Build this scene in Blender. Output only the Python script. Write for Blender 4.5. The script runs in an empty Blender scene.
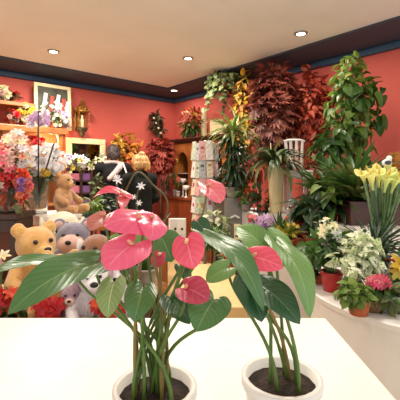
import bpy, math, random
from mathutils import Vector, Matrix
V = Vector
PI = math.pi
C = bpy.context.scene.collection
FPX, HY, H = 360.0, 174.0, 1.35          # focal length in pixels, horizon row, eye height


def at(px, py, Y):
    """World point seen at a pixel of the photograph, at depth Y metres."""
    return V(((px - 200) / FPX * Y, Y, H - (py - HY) / FPX * Y))


def lin(c):
    r = []
    for x in c:
        x /= 255.0
        r.append(x / 12.92 if x <= 0.04045 else ((x + 0.055) / 1.055) ** 2.4)
    return (r[0], r[1], r[2], 1.0)


# ------------------------------------------------------------------ materials
def base_mat(name):
    m = bpy.data.materials.new(name)
    m.use_nodes = True
    nt = m.node_tree
    return m, nt, nt.nodes['Principled BSDF'], nt.nodes['Material Output']


def mat(name, c, rough=0.55, c2=None, scale=12.0, metal=0.0, bump=0.0, bscale=None, coat=0.0, spec=0.5, stretch=None, emit=0.0, fuzz=0.0):
    m, nt, b, out = base_mat(name)
    b.inputs['Roughness'].default_value = rough
    b.inputs['Metallic'].default_value = metal
    b.inputs['Coat Weight'].default_value = coat
    b.inputs['Specular IOR Level'].default_value = spec
    if fuzz:
        b.inputs['Sheen Weight'].default_value = fuzz
        b.inputs['Sheen Roughness'].default_value = 0.6
    if c2 is None:
        c2 = tuple(max(0, x * 0.84) for x in c)
    tc = nt.nodes.new('ShaderNodeTexCoord')
    src = tc.outputs['Object']
    if stretch:
        mp = nt.nodes.new('ShaderNodeMapping')
        mp.inputs['Scale'].default_value = stretch
        nt.links.new(src, mp.inputs['Vector'])
        src = mp.outputs['Vector']
    n = nt.nodes.new('ShaderNodeTexNoise')
    n.inputs['Scale'].default_value = scale
    n.inputs['Detail'].default_value = 4
    nt.links.new(src, n.inputs['Vector'])
    r = nt.nodes.new('ShaderNodeValToRGB')
    r.color_ramp.elements[0].position = 0.32
    r.color_ramp.elements[1].position = 0.68
    r.color_ramp.elements[0].color = lin(c2)
    r.color_ramp.elements[1].color = lin(c)
    nt.links.new(n.outputs['Fac'], r.inputs['Fac'])
    nt.links.new(r.outputs['Color'], b.inputs['Base Color'])
    if emit:
        nt.links.new(r.outputs['Color'], b.inputs['Emission Color'])
        b.inputs['Emission Strength'].default_value = emit
    if bump:
        n2 = nt.nodes.new('ShaderNodeTexNoise')
        n2.inputs['Scale'].default_value = bscale or scale * 4
        n2.inputs['Detail'].default_value = 3
        nt.links.new(src, n2.inputs['Vector'])
        bp = nt.nodes.new('ShaderNodeBump')
        bp.inputs['Strength'].default_value = bump
        bp.inputs['Distance'].default_value = 0.01
        nt.links.new(n2.outputs['Fac'], bp.inputs['Height'])
        nt.links.new(bp.outputs['Normal'], b.inputs['Normal'])
    return m


def leafmat(name, cols, rough=0.45, transl=0.25, blotch=None, bscale=70.0, bpos=0.5):
    """Each leaf (mesh island) takes its own shade from cols; blotch adds variegation of another colour."""
    m, nt, b, out = base_mat(name)
    b.inputs['Roughness'].default_value = rough
    g = nt.nodes.new('ShaderNodeNewGeometry')
    r = nt.nodes.new('ShaderNodeValToRGB')
    els = r.color_ramp.elements
    while len(els) < len(cols):
        els.new(0.5)
    for i, c in enumerate(cols):
        els[i].position = i / max(1, len(cols) - 1)
        els[i].color = lin(c)
    nt.links.new(g.outputs['Random Per Island'], r.inputs['Fac'])
    col = r.outputs['Color']
    if blotch:
        tc = nt.nodes.new('ShaderNodeTexCoord')
        n = nt.nodes.new('ShaderNodeTexNoise')
        n.inputs['Scale'].default_value = bscale
        nt.links.new(tc.outputs['Object'], n.inputs['Vector'])
        r2 = nt.nodes.new('ShaderNodeValToRGB')
        r2.color_ramp.elements[0].position = bpos - 0.04
        r2.color_ramp.elements[1].position = bpos + 0.04
        r2.color_ramp.elements[0].color = (0, 0, 0, 1)
        r2.color_ramp.elements[1].color = (1, 1, 1, 1)
        nt.links.new(n.outputs['Fac'], r2.inputs['Fac'])
        mx = nt.nodes.new('ShaderNodeMix')
        mx.data_type = 'RGBA'
        nt.links.new(r2.outputs['Color'], mx.inputs['Factor'])
        nt.links.new(col, mx.inputs['A'])
        mx.inputs['B'].default_value = lin(blotch)
        col = mx.outputs['Result']
    nt.links.new(col, b.inputs['Base Color'])
    if transl:
        t = nt.nodes.new('ShaderNodeBsdfTranslucent')
        nt.links.new(col, t.inputs['Color'])
        ms = nt.nodes.new('ShaderNodeMixShader')
        ms.inputs['Fac'].default_value = transl
        nt.links.new(b.outputs['BSDF'], ms.inputs[1])
        nt.links.new(t.outputs['BSDF'], ms.inputs[2])
        nt.links.new(ms.outputs['Shader'], out.inputs['Surface'])
    return m


def veinmat(name, c, cvein, c2, rough=0.3, transl=0.2, nveins=9.0, vein_w=0.93, coat=0.3):
    """Big leaf or spathe with a paler midrib and side veins, drawn along the leaf's own UV."""
    m, nt, b, out = base_mat(name)
    L = nt.links
    b.inputs['Roughness'].default_value = rough
    b.inputs['Coat Weight'].default_value = coat
    b.inputs['Coat Roughness'].default_value = 0.25
    tc = nt.nodes.new('ShaderNodeTexCoord')
    sp = nt.nodes.new('ShaderNodeSeparateXYZ')
    L.new(tc.outputs['UV'], sp.inputs['Vector'])

    def mth(op, a, bb=None):
        n = nt.nodes.new('ShaderNodeMath')
        n.operation = op
        for i, x in enumerate((a, bb)):
            if x is None:
                continue
            if isinstance(x, (int, float)):
                n.inputs[i].default_value = x
            else:
                L.new(x, n.inputs[i])
        return n.outputs['Value']
    s = mth('ABSOLUTE', mth('SUBTRACT', mth('MULTIPLY', sp.outputs['X'], 2.0), 1.0))
    t = sp.outputs['Y']
    ph = mth('SUBTRACT', mth('MULTIPLY', t, nveins), mth('MULTIPLY', s, nveins * 0.35))
    sn = mth('ABSOLUTE', mth('COSINE', mth('MULTIPLY', ph, PI)))
    side = mth('GREATER_THAN', sn, vein_w + 0.04)
    mid = mth('LESS_THAN', s, 0.035)
    vein = mth('MAXIMUM', mth('MULTIPLY', side, 0.22), mid)
    n = nt.nodes.new('ShaderNodeTexNoise')
    n.inputs['Scale'].default_value = 16
    L.new(tc.outputs['Object'], n.inputs['Vector'])
    m1 = nt.nodes.new('ShaderNodeMix'); m1.data_type = 'RGBA'
    L.new(n.outputs['Fac'], m1.inputs['Factor'])
    m1.inputs['A'].default_value = lin(c)
    m1.inputs['B'].default_value = lin(c2)
    m2 = nt.nodes.new('ShaderNodeMix'); m2.data_type = 'RGBA'
    L.new(vein, m2.inputs['Factor'])
    L.new(m1.outputs['Result'], m2.inputs['A'])
    m2.inputs['B'].default_value = lin(cvein)
    L.new(m2.outputs['Result'], b.inputs['Base Color'])
    bp = nt.nodes.new('ShaderNodeBump')
    bp.inputs['Strength'].default_value = 0.16
    bp.inputs['Distance'].default_value = 0.003
    L.new(sn, bp.inputs['Height'])
    L.new(bp.outputs['Normal'], b.inputs['Normal'])
    tr = nt.nodes.new('ShaderNodeBsdfTranslucent')
    L.new(m2.outputs['Result'], tr.inputs['Color'])
    ms = nt.nodes.new('ShaderNodeMixShader')
    ms.inputs['Fac'].default_value = transl
    L.new(b.outputs['BSDF'], ms.inputs[1])
    L.new(tr.outputs['BSDF'], ms.inputs[2])
    L.new(ms.outputs['Shader'], out.inputs['Surface'])
    return m


def glassmat(name, c=(235, 240, 235), rough=0.03):
    m, nt, b, out = base_mat(name)
    b.inputs['Base Color'].default_value = lin(c)
    b.inputs['Transmission Weight'].default_value = 0.92
    b.inputs['Roughness'].default_value = rough
    b.inputs['IOR'].default_value = 1.25
    return m


def emitmat(name, c, s):
    m, nt, b, out = base_mat(name)
    b.inputs['Base Color'].default_value = lin(c)
    b.inputs['Emission Color'].default_value = lin(c)
    b.inputs['Emission Strength'].default_value = s
    return m


M = dict(
    wall=mat('salmon_wall_paint', (202, 92, 80), 0.8, (193, 85, 73), 1.3, bump=0.05, bscale=60),
    teal=mat('teal_paint', (44, 72, 98), 0.6, (38, 64, 90), 2),
    soffit=mat('slate_paint', (66, 72, 84), 0.7, (60, 66, 78), 2),
    ceil=mat('white_ceiling_paint', (246, 243, 238), 0.85, (240, 237, 231), 2),
    floor=None,
    white=mat('white_lacquer', (240, 236, 230), 0.45, (228, 222, 214), 3),
    white2=mat('greyish_white_paint', (214, 207, 200), 0.55, (200, 192, 186), 6),
    cream=mat('cream_paint', (236, 222, 178), 0.5, (220, 202, 152), 8),
    wood=mat('golden_oak', (176, 108, 48), 0.42, (128, 70, 28), 9, stretch=(1, 1, 0.15), bump=0.1),
    wood_h=mat('golden_oak_board', (176, 108, 48), 0.42, (132, 74, 30), 9, stretch=(0.15, 1, 1), bump=0.1),
    darkwood=mat('dark_walnut', (74, 40, 26), 0.4, (46, 24, 16), 8, stretch=(1, 1, 0.2)),
    redwood=mat('red_brown_wood', (140, 66, 32), 0.4, (104, 44, 20), 6, stretch=(1, 1, 0.2)),
    mahog=mat('mahogany', (88, 46, 36), 0.35, (64, 30, 24), 7, stretch=(0.2, 1, 1)),
    gold=mat('aged_gilt', (184, 128, 50), 0.38, (98, 58, 22), 34, metal=0.45, bump=0.5, bscale=60),
    bronze=mat('dark_bronze', (92, 80, 54), 0.5, (46, 40, 28), 30, metal=0.3, bump=0.5, bscale=60),
    grey=mat('grey_metal_sheet', (150, 144, 138), 0.35, (134, 128, 124), 4, metal=0.35),
    taupe=mat('taupe_board', (134, 112, 92), 0.55, (116, 96, 78), 5),
    black=mat('black_plastic', (18, 17, 18), 0.35, (12, 11, 12), 5),
    soil=mat('potting_soil', (58, 42, 30), 0.95, (32, 22, 16), 60, bump=0.8, bscale=90),
    terra=mat('terracotta', (176, 92, 56), 0.8, (150, 74, 44), 14),
    redpot=mat('red_foil_pot', (206, 42, 36), 0.3, (176, 26, 26), 14, coat=0.4),
    greypot=mat('grey_ceramic', (170, 162, 154), 0.4, (150, 142, 134), 14),
    creamvase=mat('cream_ceramic', (224, 208, 164), 0.35, (208, 190, 142), 6, coat=0.3),
    tealpot=mat('teal_glaze', (66, 108, 116), 0.3, (44, 84, 92), 14, coat=0.4),
    basket=mat('woven_basket', (150, 118, 78), 0.8, (102, 76, 46), 50, bump=0.8, bscale=80),
    glass=glassmat('clear_glass'),
    stem=mat('green_stem', (94, 124, 52), 0.5, (74, 100, 40), 20),
    stemred=mat('reddish_stem', (140, 116, 62), 0.5, (112, 100, 48), 20),
    bark=mat('brown_bark', (88, 62, 42), 0.85, (58, 40, 28), 24, bump=0.5),
    cane=mat('dark_stake', (44, 38, 32), 0.6, (30, 26, 22), 24),
    mirror=mat('mirror_glass', (120, 124, 120), 0.06, (110, 116, 112), 3, metal=1.0),
    lampglow=emitmat('lamp_glow', (255, 214, 150), 14),
    downlight=emitmat('downlight_lens', (255, 240, 214), 9),
    metal=mat('brushed_steel', (180, 178, 174), 0.3, (160, 158, 154), 20, metal=0.9),
)


def floor_mat():
    m, nt, b, out = base_mat('beige_tile_floor')
    L = nt.links
    tc = nt.nodes.new('ShaderNodeTexCoord')
    br = nt.nodes.new('ShaderNodeTexBrick')
    br.offset = 0.0
    br.inputs['Scale'].default_value = 1.0
    br.inputs['Brick Width'].default_value = 0.45
    br.inputs['Row Height'].default_value = 0.45
    br.inputs['Mortar Size'].default_value = 0.006
    br.inputs['Color1'].default_value = lin((226, 194, 140))
    br.inputs['Color2'].default_value = lin((216, 182, 126))
    br.inputs['Mortar'].default_value = lin((180, 150, 104))
    L.new(tc.outputs['Object'], br.inputs['Vector'])
    n = nt.nodes.new('ShaderNodeTexNoise')
    n.inputs['Scale'].default_value = 5
    L.new(tc.outputs['Object'], n.inputs['Vector'])
    mx = nt.nodes.new('ShaderNodeMix'); mx.data_type = 'RGBA'; mx.blend_type = 'MULTIPLY'
    mx.inputs['Factor'].default_value = 0.2
    L.new(br.outputs['Color'], mx.inputs['A'])
    L.new(n.outputs['Color'], mx.inputs['B'])
    L.new(mx.outputs['Result'], b.inputs['Base Color'])
    b.inputs['Roughness'].default_value = 0.35
    return m


M['floor'] = floor_mat()
LF = dict(
    maple=leafmat('maple_wine', [(94, 40, 32), (130, 60, 46), (70, 32, 28), (156, 84, 62), (106, 44, 36)], 0.55),
    red=leafmat('leaf_red', [(140, 44, 30), (172, 66, 38), (108, 34, 26), (188, 96, 54)], 0.55),
    yellow=leafmat('leaf_autumn_yellow', [(214, 166, 52), (196, 140, 40), (156, 132, 48), (222, 182, 90), (176, 96, 36)], 0.55),
    autumn=leafmat('leaf_autumn', [(216, 168, 56), (178, 44, 24), (206, 140, 46), (112, 30, 20), (196, 150, 54), (140, 40, 24)], 0.55),
    crimson=leafmat('leaf_crimson', [(138, 40, 32), (164, 60, 44), (104, 32, 28), (178, 84, 58)], 0.6),
    light=leafmat('leaf_light_green', [(112, 140, 54), (88, 116, 44), (138, 162, 70), (66, 92, 36), (100, 130, 50)], 0.55),
    mid=leafmat('leaf_mid_green', [(66, 104, 42), (50, 84, 36), (86, 122, 52), (40, 70, 32)], 0.4),
    dark=leafmat('leaf_dark_green', [(40, 66, 34), (30, 52, 28), (58, 84, 42), (34, 58, 36)], 0.4),
    olive=leafmat('leaf_olive', [(96, 108, 54), (74, 88, 44), (122, 128, 70), (62, 76, 40)], 0.45),
    dusty=leafmat('leaf_dusty_ivy', [(98, 108, 62), (72, 84, 52), (126, 130, 84), (58, 72, 46)], 0.5),
    stripe=leafmat('leaf_striped', [(134, 152, 70), (92, 122, 52), (164, 172, 96), (60, 92, 40)], 0.4),
    varieg=leafmat('leaf_white_variegated', [(232, 236, 206), (214, 224, 178), (240, 240, 218), (196, 210, 150)], 0.45, 0.25, (92, 130, 62), 100, 0.6),
    lime=leafmat('leaf_yellow_green', [(150, 160, 50), (112, 130, 44), (190, 180, 66), (86, 104, 40)], 0.45),
    spike=leafmat('leaf_spike_green', [(34, 62, 36), (48, 80, 42), (26, 48, 30), (66, 96, 52)], 0.4),
    brown=leafmat('leaf_brown_dry', [(74, 56, 36), (52, 40, 28), (96, 76, 46), (58, 52, 32)], 0.7),
    bud=leafmat('leaf_muted_red', [(160, 60, 44), (186, 92, 56), (120, 48, 36), (104, 96, 50)], 0.5),
)


def petal(name, cols, transl=0.3, rough=0.5):
    return leafmat('petal_' + name, cols, rough, transl)


PT = dict(
    white=petal('white', [(228, 224, 226), (214, 210, 218), (234, 230, 228)]),
    cream=petal('cream', [(240, 230, 190), (232, 220, 168), (246, 240, 212)]),
    pale=petal('pale_pink', [(224, 180, 172), (206, 152, 146), (232, 204, 192), (220, 192, 174)]),
    pink=petal('pink', [(230, 110, 124), (214, 84, 104), (238, 146, 150)]),
    hot=petal('hot_pink', [(222, 56, 98), (236, 88, 122), (204, 40, 84)]),
    red=petal('red', [(206, 34, 40), (184, 24, 32), (224, 62, 60)]),
    scarlet=petal('scarlet', [(214, 60, 34), (226, 92, 48), (196, 40, 30)]),
    orange=petal('orange', [(224, 110, 48), (210, 84, 36), (236, 150, 84)]),
    yellow=petal('yellow', [(232, 198, 62), (220, 178, 44), (240, 220, 110)]),
    lilac=petal('lilac', [(198, 160, 206), (178, 134, 190), (220, 190, 222), (190, 150, 186)]),
    purple=petal('purple', [(150, 100, 168), (128, 80, 148), (178, 130, 190)]),
    calla=petal('calla_yellow', [(238, 224, 124), (230, 232, 150), (240, 216, 92)], 0.35),
    callag=petal('calla_green', [(206, 226, 110), (222, 234, 150), (188, 214, 92)], 0.35),
    coral=petal('coral', [(232, 142, 112), (222, 116, 92), (240, 170, 140)]),
)
SP = dict(
    pink=veinmat('spathe_pink', (244, 84, 126), (250, 140, 166), (250, 118, 152), 0.26, 0.3, 5, 0.9, 0.5),
    soft=veinmat('spathe_soft_pink', (240, 128, 140), (246, 168, 172), (236, 108, 124), 0.3, 0.35, 5, 0.9, 0.4),
    coral=veinmat('spathe_coral_pink', (244, 94, 120), (248, 140, 152), (238, 76, 108), 0.26, 0.3, 5, 0.9, 0.5),
    dusk=veinmat('spathe_dusky_pink', (206, 62, 96), (222, 110, 130), (184, 60, 84), 0.3, 0.25, 5, 0.9, 0.4),
    faded=veinmat('spathe_faded', (212, 128, 122), (226, 160, 146), (186, 110, 100), 0.4, 0.3, 5, 0.9, 0.2),
    leaf=veinmat('anthurium_leaf', (62, 106, 56), (116, 150, 92), (78, 124, 66), 0.3, 0.2, 9, 0.93, 0.35),
    leafl=veinmat('anthurium_leaf_light', (104, 148, 80), (150, 180, 114), (122, 162, 92), 0.32, 0.3, 9, 0.93, 0.3),
    leafd=veinmat('anthurium_leaf_dark', (34, 76, 46), (84, 122, 78), (46, 92, 54), 0.3, 0.18, 9, 0.93, 0.3),
    leafp=veinmat('anthurium_leaf_pale', (150, 176, 116), (206, 214, 160), (120, 156, 92), 0.4, 0.3, 7, 0.9, 0.2),
)
M['olive_stem'] = mat('olive_brown_stem', (92, 80, 48), 0.6, (66, 58, 36), 20)
M['spadix'] = mat('spadix_cream', (240, 200, 150), 0.6, (232, 160, 130), 80, bump=0.6, bscale=300)


# ------------------------------------------------------------------ geometry
class MB:
    def __init__(s):
        s.v, s.f, s.uv = [], [], {}
        s.sharp = False

    def add(s, vs, fs, uvs=None):
        n = len(s.v)
        s.v += [V(p) for p in vs]
        s.f += [tuple(i + n for i in f) for f in fs]
        if uvs:
            for i, u in enumerate(uvs):
                s.uv[n + i] = u

    def box(s, c, size, rz=0.0, mtx=None):
        a, b, d = size[0] / 2, size[1] / 2, size[2] / 2
        vs = [V((x, y, z)) for z in (-d, d) for y in (-b, b) for x in (-a, a)]
        R = mtx or Matrix.Rotation(rz, 3, 'Z')
        vs = [R @ p + V(c) for p in vs]
        s.add(vs, [(0, 2, 3, 1), (4, 5, 7, 6), (0, 1, 5, 4), (2, 6, 7, 3), (0, 4, 6, 2), (1, 3, 7, 5)])

    def prism(s, pts, d, fn):
        """2D outline pts (x,z) extruded over depth d along local y; fn maps local to world."""
        n = len(pts)
        vs = [fn(V((x, 0, z))) for x, z in pts] + [fn(V((x, d, z))) for x, z in pts]
        fs = [tuple(range(n)), tuple(range(2 * n - 1, n - 1, -1))]
        fs += [(i, i + n, (i + 1) % n + n, (i + 1) % n) for i in range(n)]
        s.add(vs, fs)

    def lathe(s, prof, c, n=20, axis=None, wob=None):
        R = Matrix.Identity(3) if axis is None else V((0, 0, 1)).rotation_difference(V(axis)).to_matrix()
        vs = []
        for r, z in prof:
            for i in range(n):
                a = 2 * PI * i / n
                rr = r * (wob(a, z) if wob else 1)
                vs.append(R @ V((rr * math.cos(a), rr * math.sin(a), z)) + V(c))
        fs = []
        for k in range(len(prof) - 1):
            for i in range(n):
                j = (i + 1) % n
                fs.append((k * n + i, k * n + j, (k + 1) * n + j, (k + 1) * n + i))
        fs.append(tuple(range(n - 1, -1, -1)))
        fs.append(tuple((len(prof) - 1) * n + i for i in range(n)))
        s.add(vs, fs)

    def blob(s, c, r, rot=None, nu=16, nv=10):
        if not hasattr(r, '__len__'):
            r = (r, r, r)
        R = rot or Matrix.Identity(3)
        vs = [R @ V((0, 0, -r[2])) + V(c)]
        for j in range(1, nv):
            b = -PI / 2 + PI * j / nv
            for i in range(nu):
                a = 2 * PI * i / nu
                vs.append(R @ V((r[0] * math.cos(a) * math.cos(b), r[1] * math.sin(a) * math.cos(b), r[2] * math.sin(b))) + V(c))
        vs.append(R @ V((0, 0, r[2])) + V(c))
        fs = [(0, 1 + (i + 1) % nu, 1 + i) for i in range(nu)]
        for j in range(nv - 2):
            for i in range(nu):
                k = (i + 1) % nu
                fs.append((1 + j * nu + i, 1 + j * nu + k, 1 + (j + 1) * nu + k, 1 + (j + 1) * nu + i))
        t = len(vs) - 1
        fs += [(t, 1 + (nv - 2) * nu + i, 1 + (nv - 2) * nu + (i + 1) % nu) for i in range(nu)]
        s.add(vs, fs)

    def tube(s, pts, r, n=6):
        pts = [V(p) for p in pts]
        if not hasattr(r, '__len__'):
            r = [r] * len(pts)
        vs = []
        for i, p in enumerate(pts):
            d = (pts[min(i + 1, len(pts) - 1)] - pts[max(i - 1, 0)])
            d = d.normalized() if d.length > 1e-9 else V((0, 0, 1))
            u = d.cross(V((0.13, 0.27, 0.95)) if abs(d.z) < 0.9 else V((1, 0, 0))).normalized()
            w = d.cross(u)
            for k in range(n):
                a = 2 * PI * k / n
                vs.append(p + u * r[i] * math.cos(a) + w * r[i] * math.sin(a))
        fs = []
        for i in range(len(pts) - 1):
            for k in range(n):
                j = (k + 1) % n
                fs.append((i * n + k, i * n + j, (i + 1) * n + j, (i + 1) * n + k))
        fs.append(tuple(range(n - 1, -1, -1)))
        fs.append(tuple((len(pts) - 1) * n + k for k in range(n)))
        s.add(vs, fs)

    def capsule(s, pts, r):
        for i in range(len(pts)):
            s.blob(pts[i], r[i], nu=14, nv=8)
        s.tube(pts, r, 14)

    def leaf(s, base, d, up, L, w, kind='lance', bend=0.6, fold=0.25, n=5):
        d = V(d).normalized()
        side = d.cross(V(up))
        if side.length < 1e-4:
            side = d.cross(V((0.3, 0.8, 0.1)))
        side.normalize()
        nrm = side.cross(d).normalized()
        p = V(base)
        step = L / n
        q = Matrix.Rotation(-bend / n, 3, side)
        vs = []
        for i in range(n + 1):
            t = i / n
            if kind == 'lance':
                ww = math.sin(PI * min(1, 0.08 + t * 0.92)) ** 0.85
            elif kind == 'ovate':
                ww = math.sin(PI * (0.1 + 0.9 * t) ** 0.62) ** 0.9 if t < 1 else 0
            elif kind == 'strap':
                ww = min(1, 0.55 + t * 2) * (1 - t ** 3)
            elif kind == 'round':
                ww = math.sqrt(max(0, 1 - (2 * min(1, t + 0.05) - 1) ** 2))
            else:
                ww = 1 - t
            h = ww * w / 2
            vs += [p - side * h + nrm * h * fold * 2, p.copy(), p + side * h + nrm * h * fold * 2]
            p = p + d * step
            d = (q @ d).normalized()
            nrm = (q @ nrm).normalized()
        fs = []
        for i in range(n):
            a = i * 3
            fs += [(a, a + 1, a + 4, a + 3), (a + 1, a + 2, a + 5, a + 4)]
        s.add(vs, fs)

    def heart(s, base, tip, width, normal=(0, -0.6, 0.8), lobe=0.26, fold=0.12, sag=0.06, cup=0.0, wave=0.0, nt=16, ns=12, full=1.0):
        base, tip = V(base), V(tip)
        a = tip - base
        L = a.length
        ad = a.normalized()
        side = ad.cross(V(normal)).normalized()
        nn = side.cross(ad).normalized()
        ctrl = (base + tip) / 2 + nn * sag * L * 2
        vs, fs, uvs = [], [], []
        for i in range(nt + 1):
            t = i / nt
            c = base * (1 - t) ** 2 + ctrl * 2 * t * (1 - t) + tip * t * t
            w = (1 - t) ** (0.8 / full) * (0.7 + 1.2 * t) / 0.8
            for j in range(ns + 1):
                x = -1 + 2 * j / ns
                ax = abs(x)
                g = math.sin(PI * ax ** 0.9) + 0.25 * ax
                h = w * width / 2
                p = c + side * (x * h) - ad * (lobe * L * g * (1 - t) ** 3)
                p += nn * (fold * ax * h + cup * ax * ax * h + wave * L * math.sin(t * 9 + x * 2.5) * ax)
                vs.append(p)
                uvs.append((j / ns, t))
        for i in range(nt):
            for j in range(ns):
                k = i * (ns + 1) + j
                fs.append((k, k + 1, k + ns + 2, k + ns + 1))
        s.add(vs, fs, uvs)

    def bloom(s, c, n, r, kind='daisy', rng=random):
        n = V(n).normalized()
        u = n.cross(V((0.31, 0.2, 0.9))).normalized()
        w = n.cross(u)
        c = V(c)
        off = rng.random() * 6

        def ring(k, L, wd, lift, bend, kd, o=0.0, z=0.0):
            for i in range(k):
                a = off + o + 2 * PI * i / k
                dd = (u * math.cos(a) + w * math.sin(a)) * math.cos(lift) + n * math.sin(lift)
                s.leaf(c + n * z, dd, n, L * rng.uniform(0.88, 1.1), wd, kd, bend, 0.12, 4)
        if kind == 'orchid':
            ring(3, r, r * 0.75, 0.25, 0.5, 'round')
            ring(2, r * 1.05, r * 1.15, 0.2, 0.35, 'round', 0.5, 0.004)
            ring(1, r * 0.5, r * 0.4, 0.9, 0.9, 'ovate', 0.8, 0.006)
        elif kind == 'lily':
            ring(6, r, r * 0.42, 0.75, 0.95, 'lance')
        elif kind == 'carnation':
            ring(8, r, r * 0.6, 0.1, 0.25, 'round')
            ring(7, r * 0.8, r * 0.55, 0.55, 0.1, 'round', 0.3, r * 0.1)
            ring(5, r * 0.6, r * 0.5, 1.0, -0.2, 'round', 0.6, r * 0.15)
        elif kind == 'star':
            ring(6, r, r * 0.36, 0.25, 0.4, 'lance')
        elif kind == 'bract':
            ring(6, r, r * 0.5, 0.12, 0.45, 'lance')
            ring(5, r * 0.68, r * 0.42, 0.4, 0.4, 'lance', 0.4, r * 0.06)
        elif kind == 'calla':
            m, k = 14, 6
            vs, fs = [], []
            for i in range(k + 1):
                t = i / k
                for j in range(m + 1):
                    a = off + 2 * PI * j / m * 0.98
                    tipf = max(0, math.cos(a - off - PI)) ** 3
                    rr = r * (0.12 + 0.5 * t ** 2.2 + 0.12 * tipf * t ** 3)
                    z = r * (-1.5 + 1.9 * t + 0.55 * tipf * t ** 2 - 0.35 * (t > 0.99))
                    vs.append(c + (u * math.cos(a) + w * math.sin(a)) * rr + n * z)
            for i in range(k):
                for j in range(m):
                    q = i * (m + 1) + j
                    fs.append((q, q + 1, q + m + 2, q + m + 1))
            s.add(vs, fs)
        else:
            ring(9, r, r * 0.36, 0.2, 0.3, 'lance')

    def build(s, name, m, parent=None, loc=None, smooth=True, mods=()):
        me = bpy.data.meshes.new(name)
        off = V((0, 0, 0))
        if parent is not None:
            p = parent
            while p is not None:
                off = off + p.location
                p = p.parent
        elif loc is not None:
            off = V(loc)
        me.from_pydata([tuple(p - off) for p in s.v], [], s.f)
        me.update()
        if s.uv:
            ul = me.uv_layers.new(name='UVMap')
            for l in me.loops:
                ul.data[l.index].uv = s.uv.get(l.vertex_index, (0.5, 0.5))
        if smooth:
            for p in me.polygons:
                p.use_smooth = True
        me.materials.append(m)
        o = bpy.data.objects.new(name, me)
        C.objects.link(o)
        if parent is not None:
            o.parent = parent
        elif loc is not None:
            o.location = loc
        for md in mods:
            if md[0] == 'bevel':
                b = o.modifiers.new('bevel', 'BEVEL')
                b.width = md[1]; b.segments = 2; b.limit_method = 'ANGLE'
            elif md[0] == 'remesh':
                b = o.modifiers.new('remesh', 'REMESH')
                b.mode = 'VOXEL'; b.voxel_size = md[1]; b.use_smooth_shade = True
                b = o.modifiers.new('smooth', 'SMOOTH')
                b.factor = 0.6; b.iterations = md[2] if len(md) > 2 else 5
            elif md[0] == 'solid':
                b = o.modifiers.new('solid', 'SOLIDIFY')
                b.thickness = md[1]
        return o


def thing(name, label, cat, loc, group=None):
    o = bpy.data.objects.new(name, None)
    o.empty_display_size = 0.05
    C.objects.link(o)
    o.location = V(loc)
    tag(o, label, cat, group)
    return o


def tag(o, label, cat, group=None, kind=None):
    o['label'] = label
    o['category'] = cat
    if group:
        o['group'] = group
    if kind:
        o['kind'] = kind
    return o


def struct(name, mb, m, **k):
    o = mb.build(name, m, smooth=k.pop('smooth', False), **k)
    o['kind'] = 'structure'
    return o


BEV = (('bevel', 0.006),)
# ------------------------------------------------------------------ room frame
CN = V((-0.486, 7.0, 0))                              # the corner
DL = V((-1.16, -1, 0)).normalized()                   # along the left wall, away from the corner
NL = V((-DL.y, DL.x, 0))                              # into the room
if NL.dot(V((0, -1, 0))) < 0:
    NL = -NL
DR = NL.copy()
NR = DL.copy()
AL = math.atan2(-DL.y, -DL.x)                         # rotation: local x runs to the corner, local -y into the room
AR = math.atan2(DR.y, DR.x)
CEIL = 2.82


def wl(s, o, z):
    return CN + DL * s + NL * o + V((0, 0, z))


def wr(s, o, z):
    return CN + DR * s + NR * o + V((0, 0, z))


def swl(px, o):
    """distance along left wall of the point at offset o that shows in column px"""
    k = (px - 200) / FPX
    b = CN + NL * o
    return (k * b.y - b.x) / (DL.x - k * DL.y)


def swr(px, o):
    k = (px - 200) / FPX
    b = CN + NR * o
    return (k * b.y - b.x) / (DR.x - k * DR.y)


LLEN, RLEN = 7.6, 6.2
b = MB(); b.box(wl(LLEN / 2, -0.06, CEIL / 2), (LLEN + 0.24, 0.12, CEIL), AL); struct('wall_left', b, M['wall'])
b = MB(); b.box(wr(RLEN / 2, -0.06, CEIL / 2), (RLEN, 0.12, CEIL), AR); struct('wall_back', b, M['wall'])
mid = CN + DL * LLEN / 2 + DR * RLEN / 2
b = MB(); b.box(mid + V((0, 0, -0.05)), (LLEN + 0.3, RLEN + 0.3, 0.1), AL); struct('floor', b, M['floor'])
b = MB(); b.box(mid + V((0, 0, CEIL + 0.05)), (LLEN + 0.3, RLEN + 0.3, 0.1), AL); struct('ceiling', b, M['ceil'])
SW = 0.62
b = MB(); b.box(wl(LLEN / 2, SW / 2, CEIL - 0.012), (LLEN, SW, 0.022), AL); struct('trim_1', b, M['soffit'])
b = MB(); b.box(wr(RLEN / 2 + SW / 2, SW / 2, CEIL - 0.012), (RLEN - SW, SW, 0.022), AR); struct('trim_2', b, M['soffit'])
b = MB(); b.box(wl(LLEN / 2, 0.03, CEIL - 0.065), (LLEN, 0.06, 0.085), AL); struct('trim_3', b, M['teal'], mods=(('bevel', 0.02),))
b = MB(); b.box(wr(RLEN / 2 + 0.03, 0.03, CEIL - 0.065), (RLEN - 0.06, 0.06, 0.085), AR); struct('trim_4', b, M['teal'], mods=(('bevel', 0.02),))
b = MB(); b.box(wl(LLEN / 2, 0.01, 0.06), (LLEN, 0.02, 0.12), AL); struct('baseboard_left', b, M['darkwood'])
b = MB(); b.box(wr(RLEN / 2, 0.01, 0.06), (RLEN, 0.02, 0.12), AR); struct('baseboard_back', b, M['darkwood'])


# ------------------------------------------------------------------ lights
LAMP = 0.55


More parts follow.
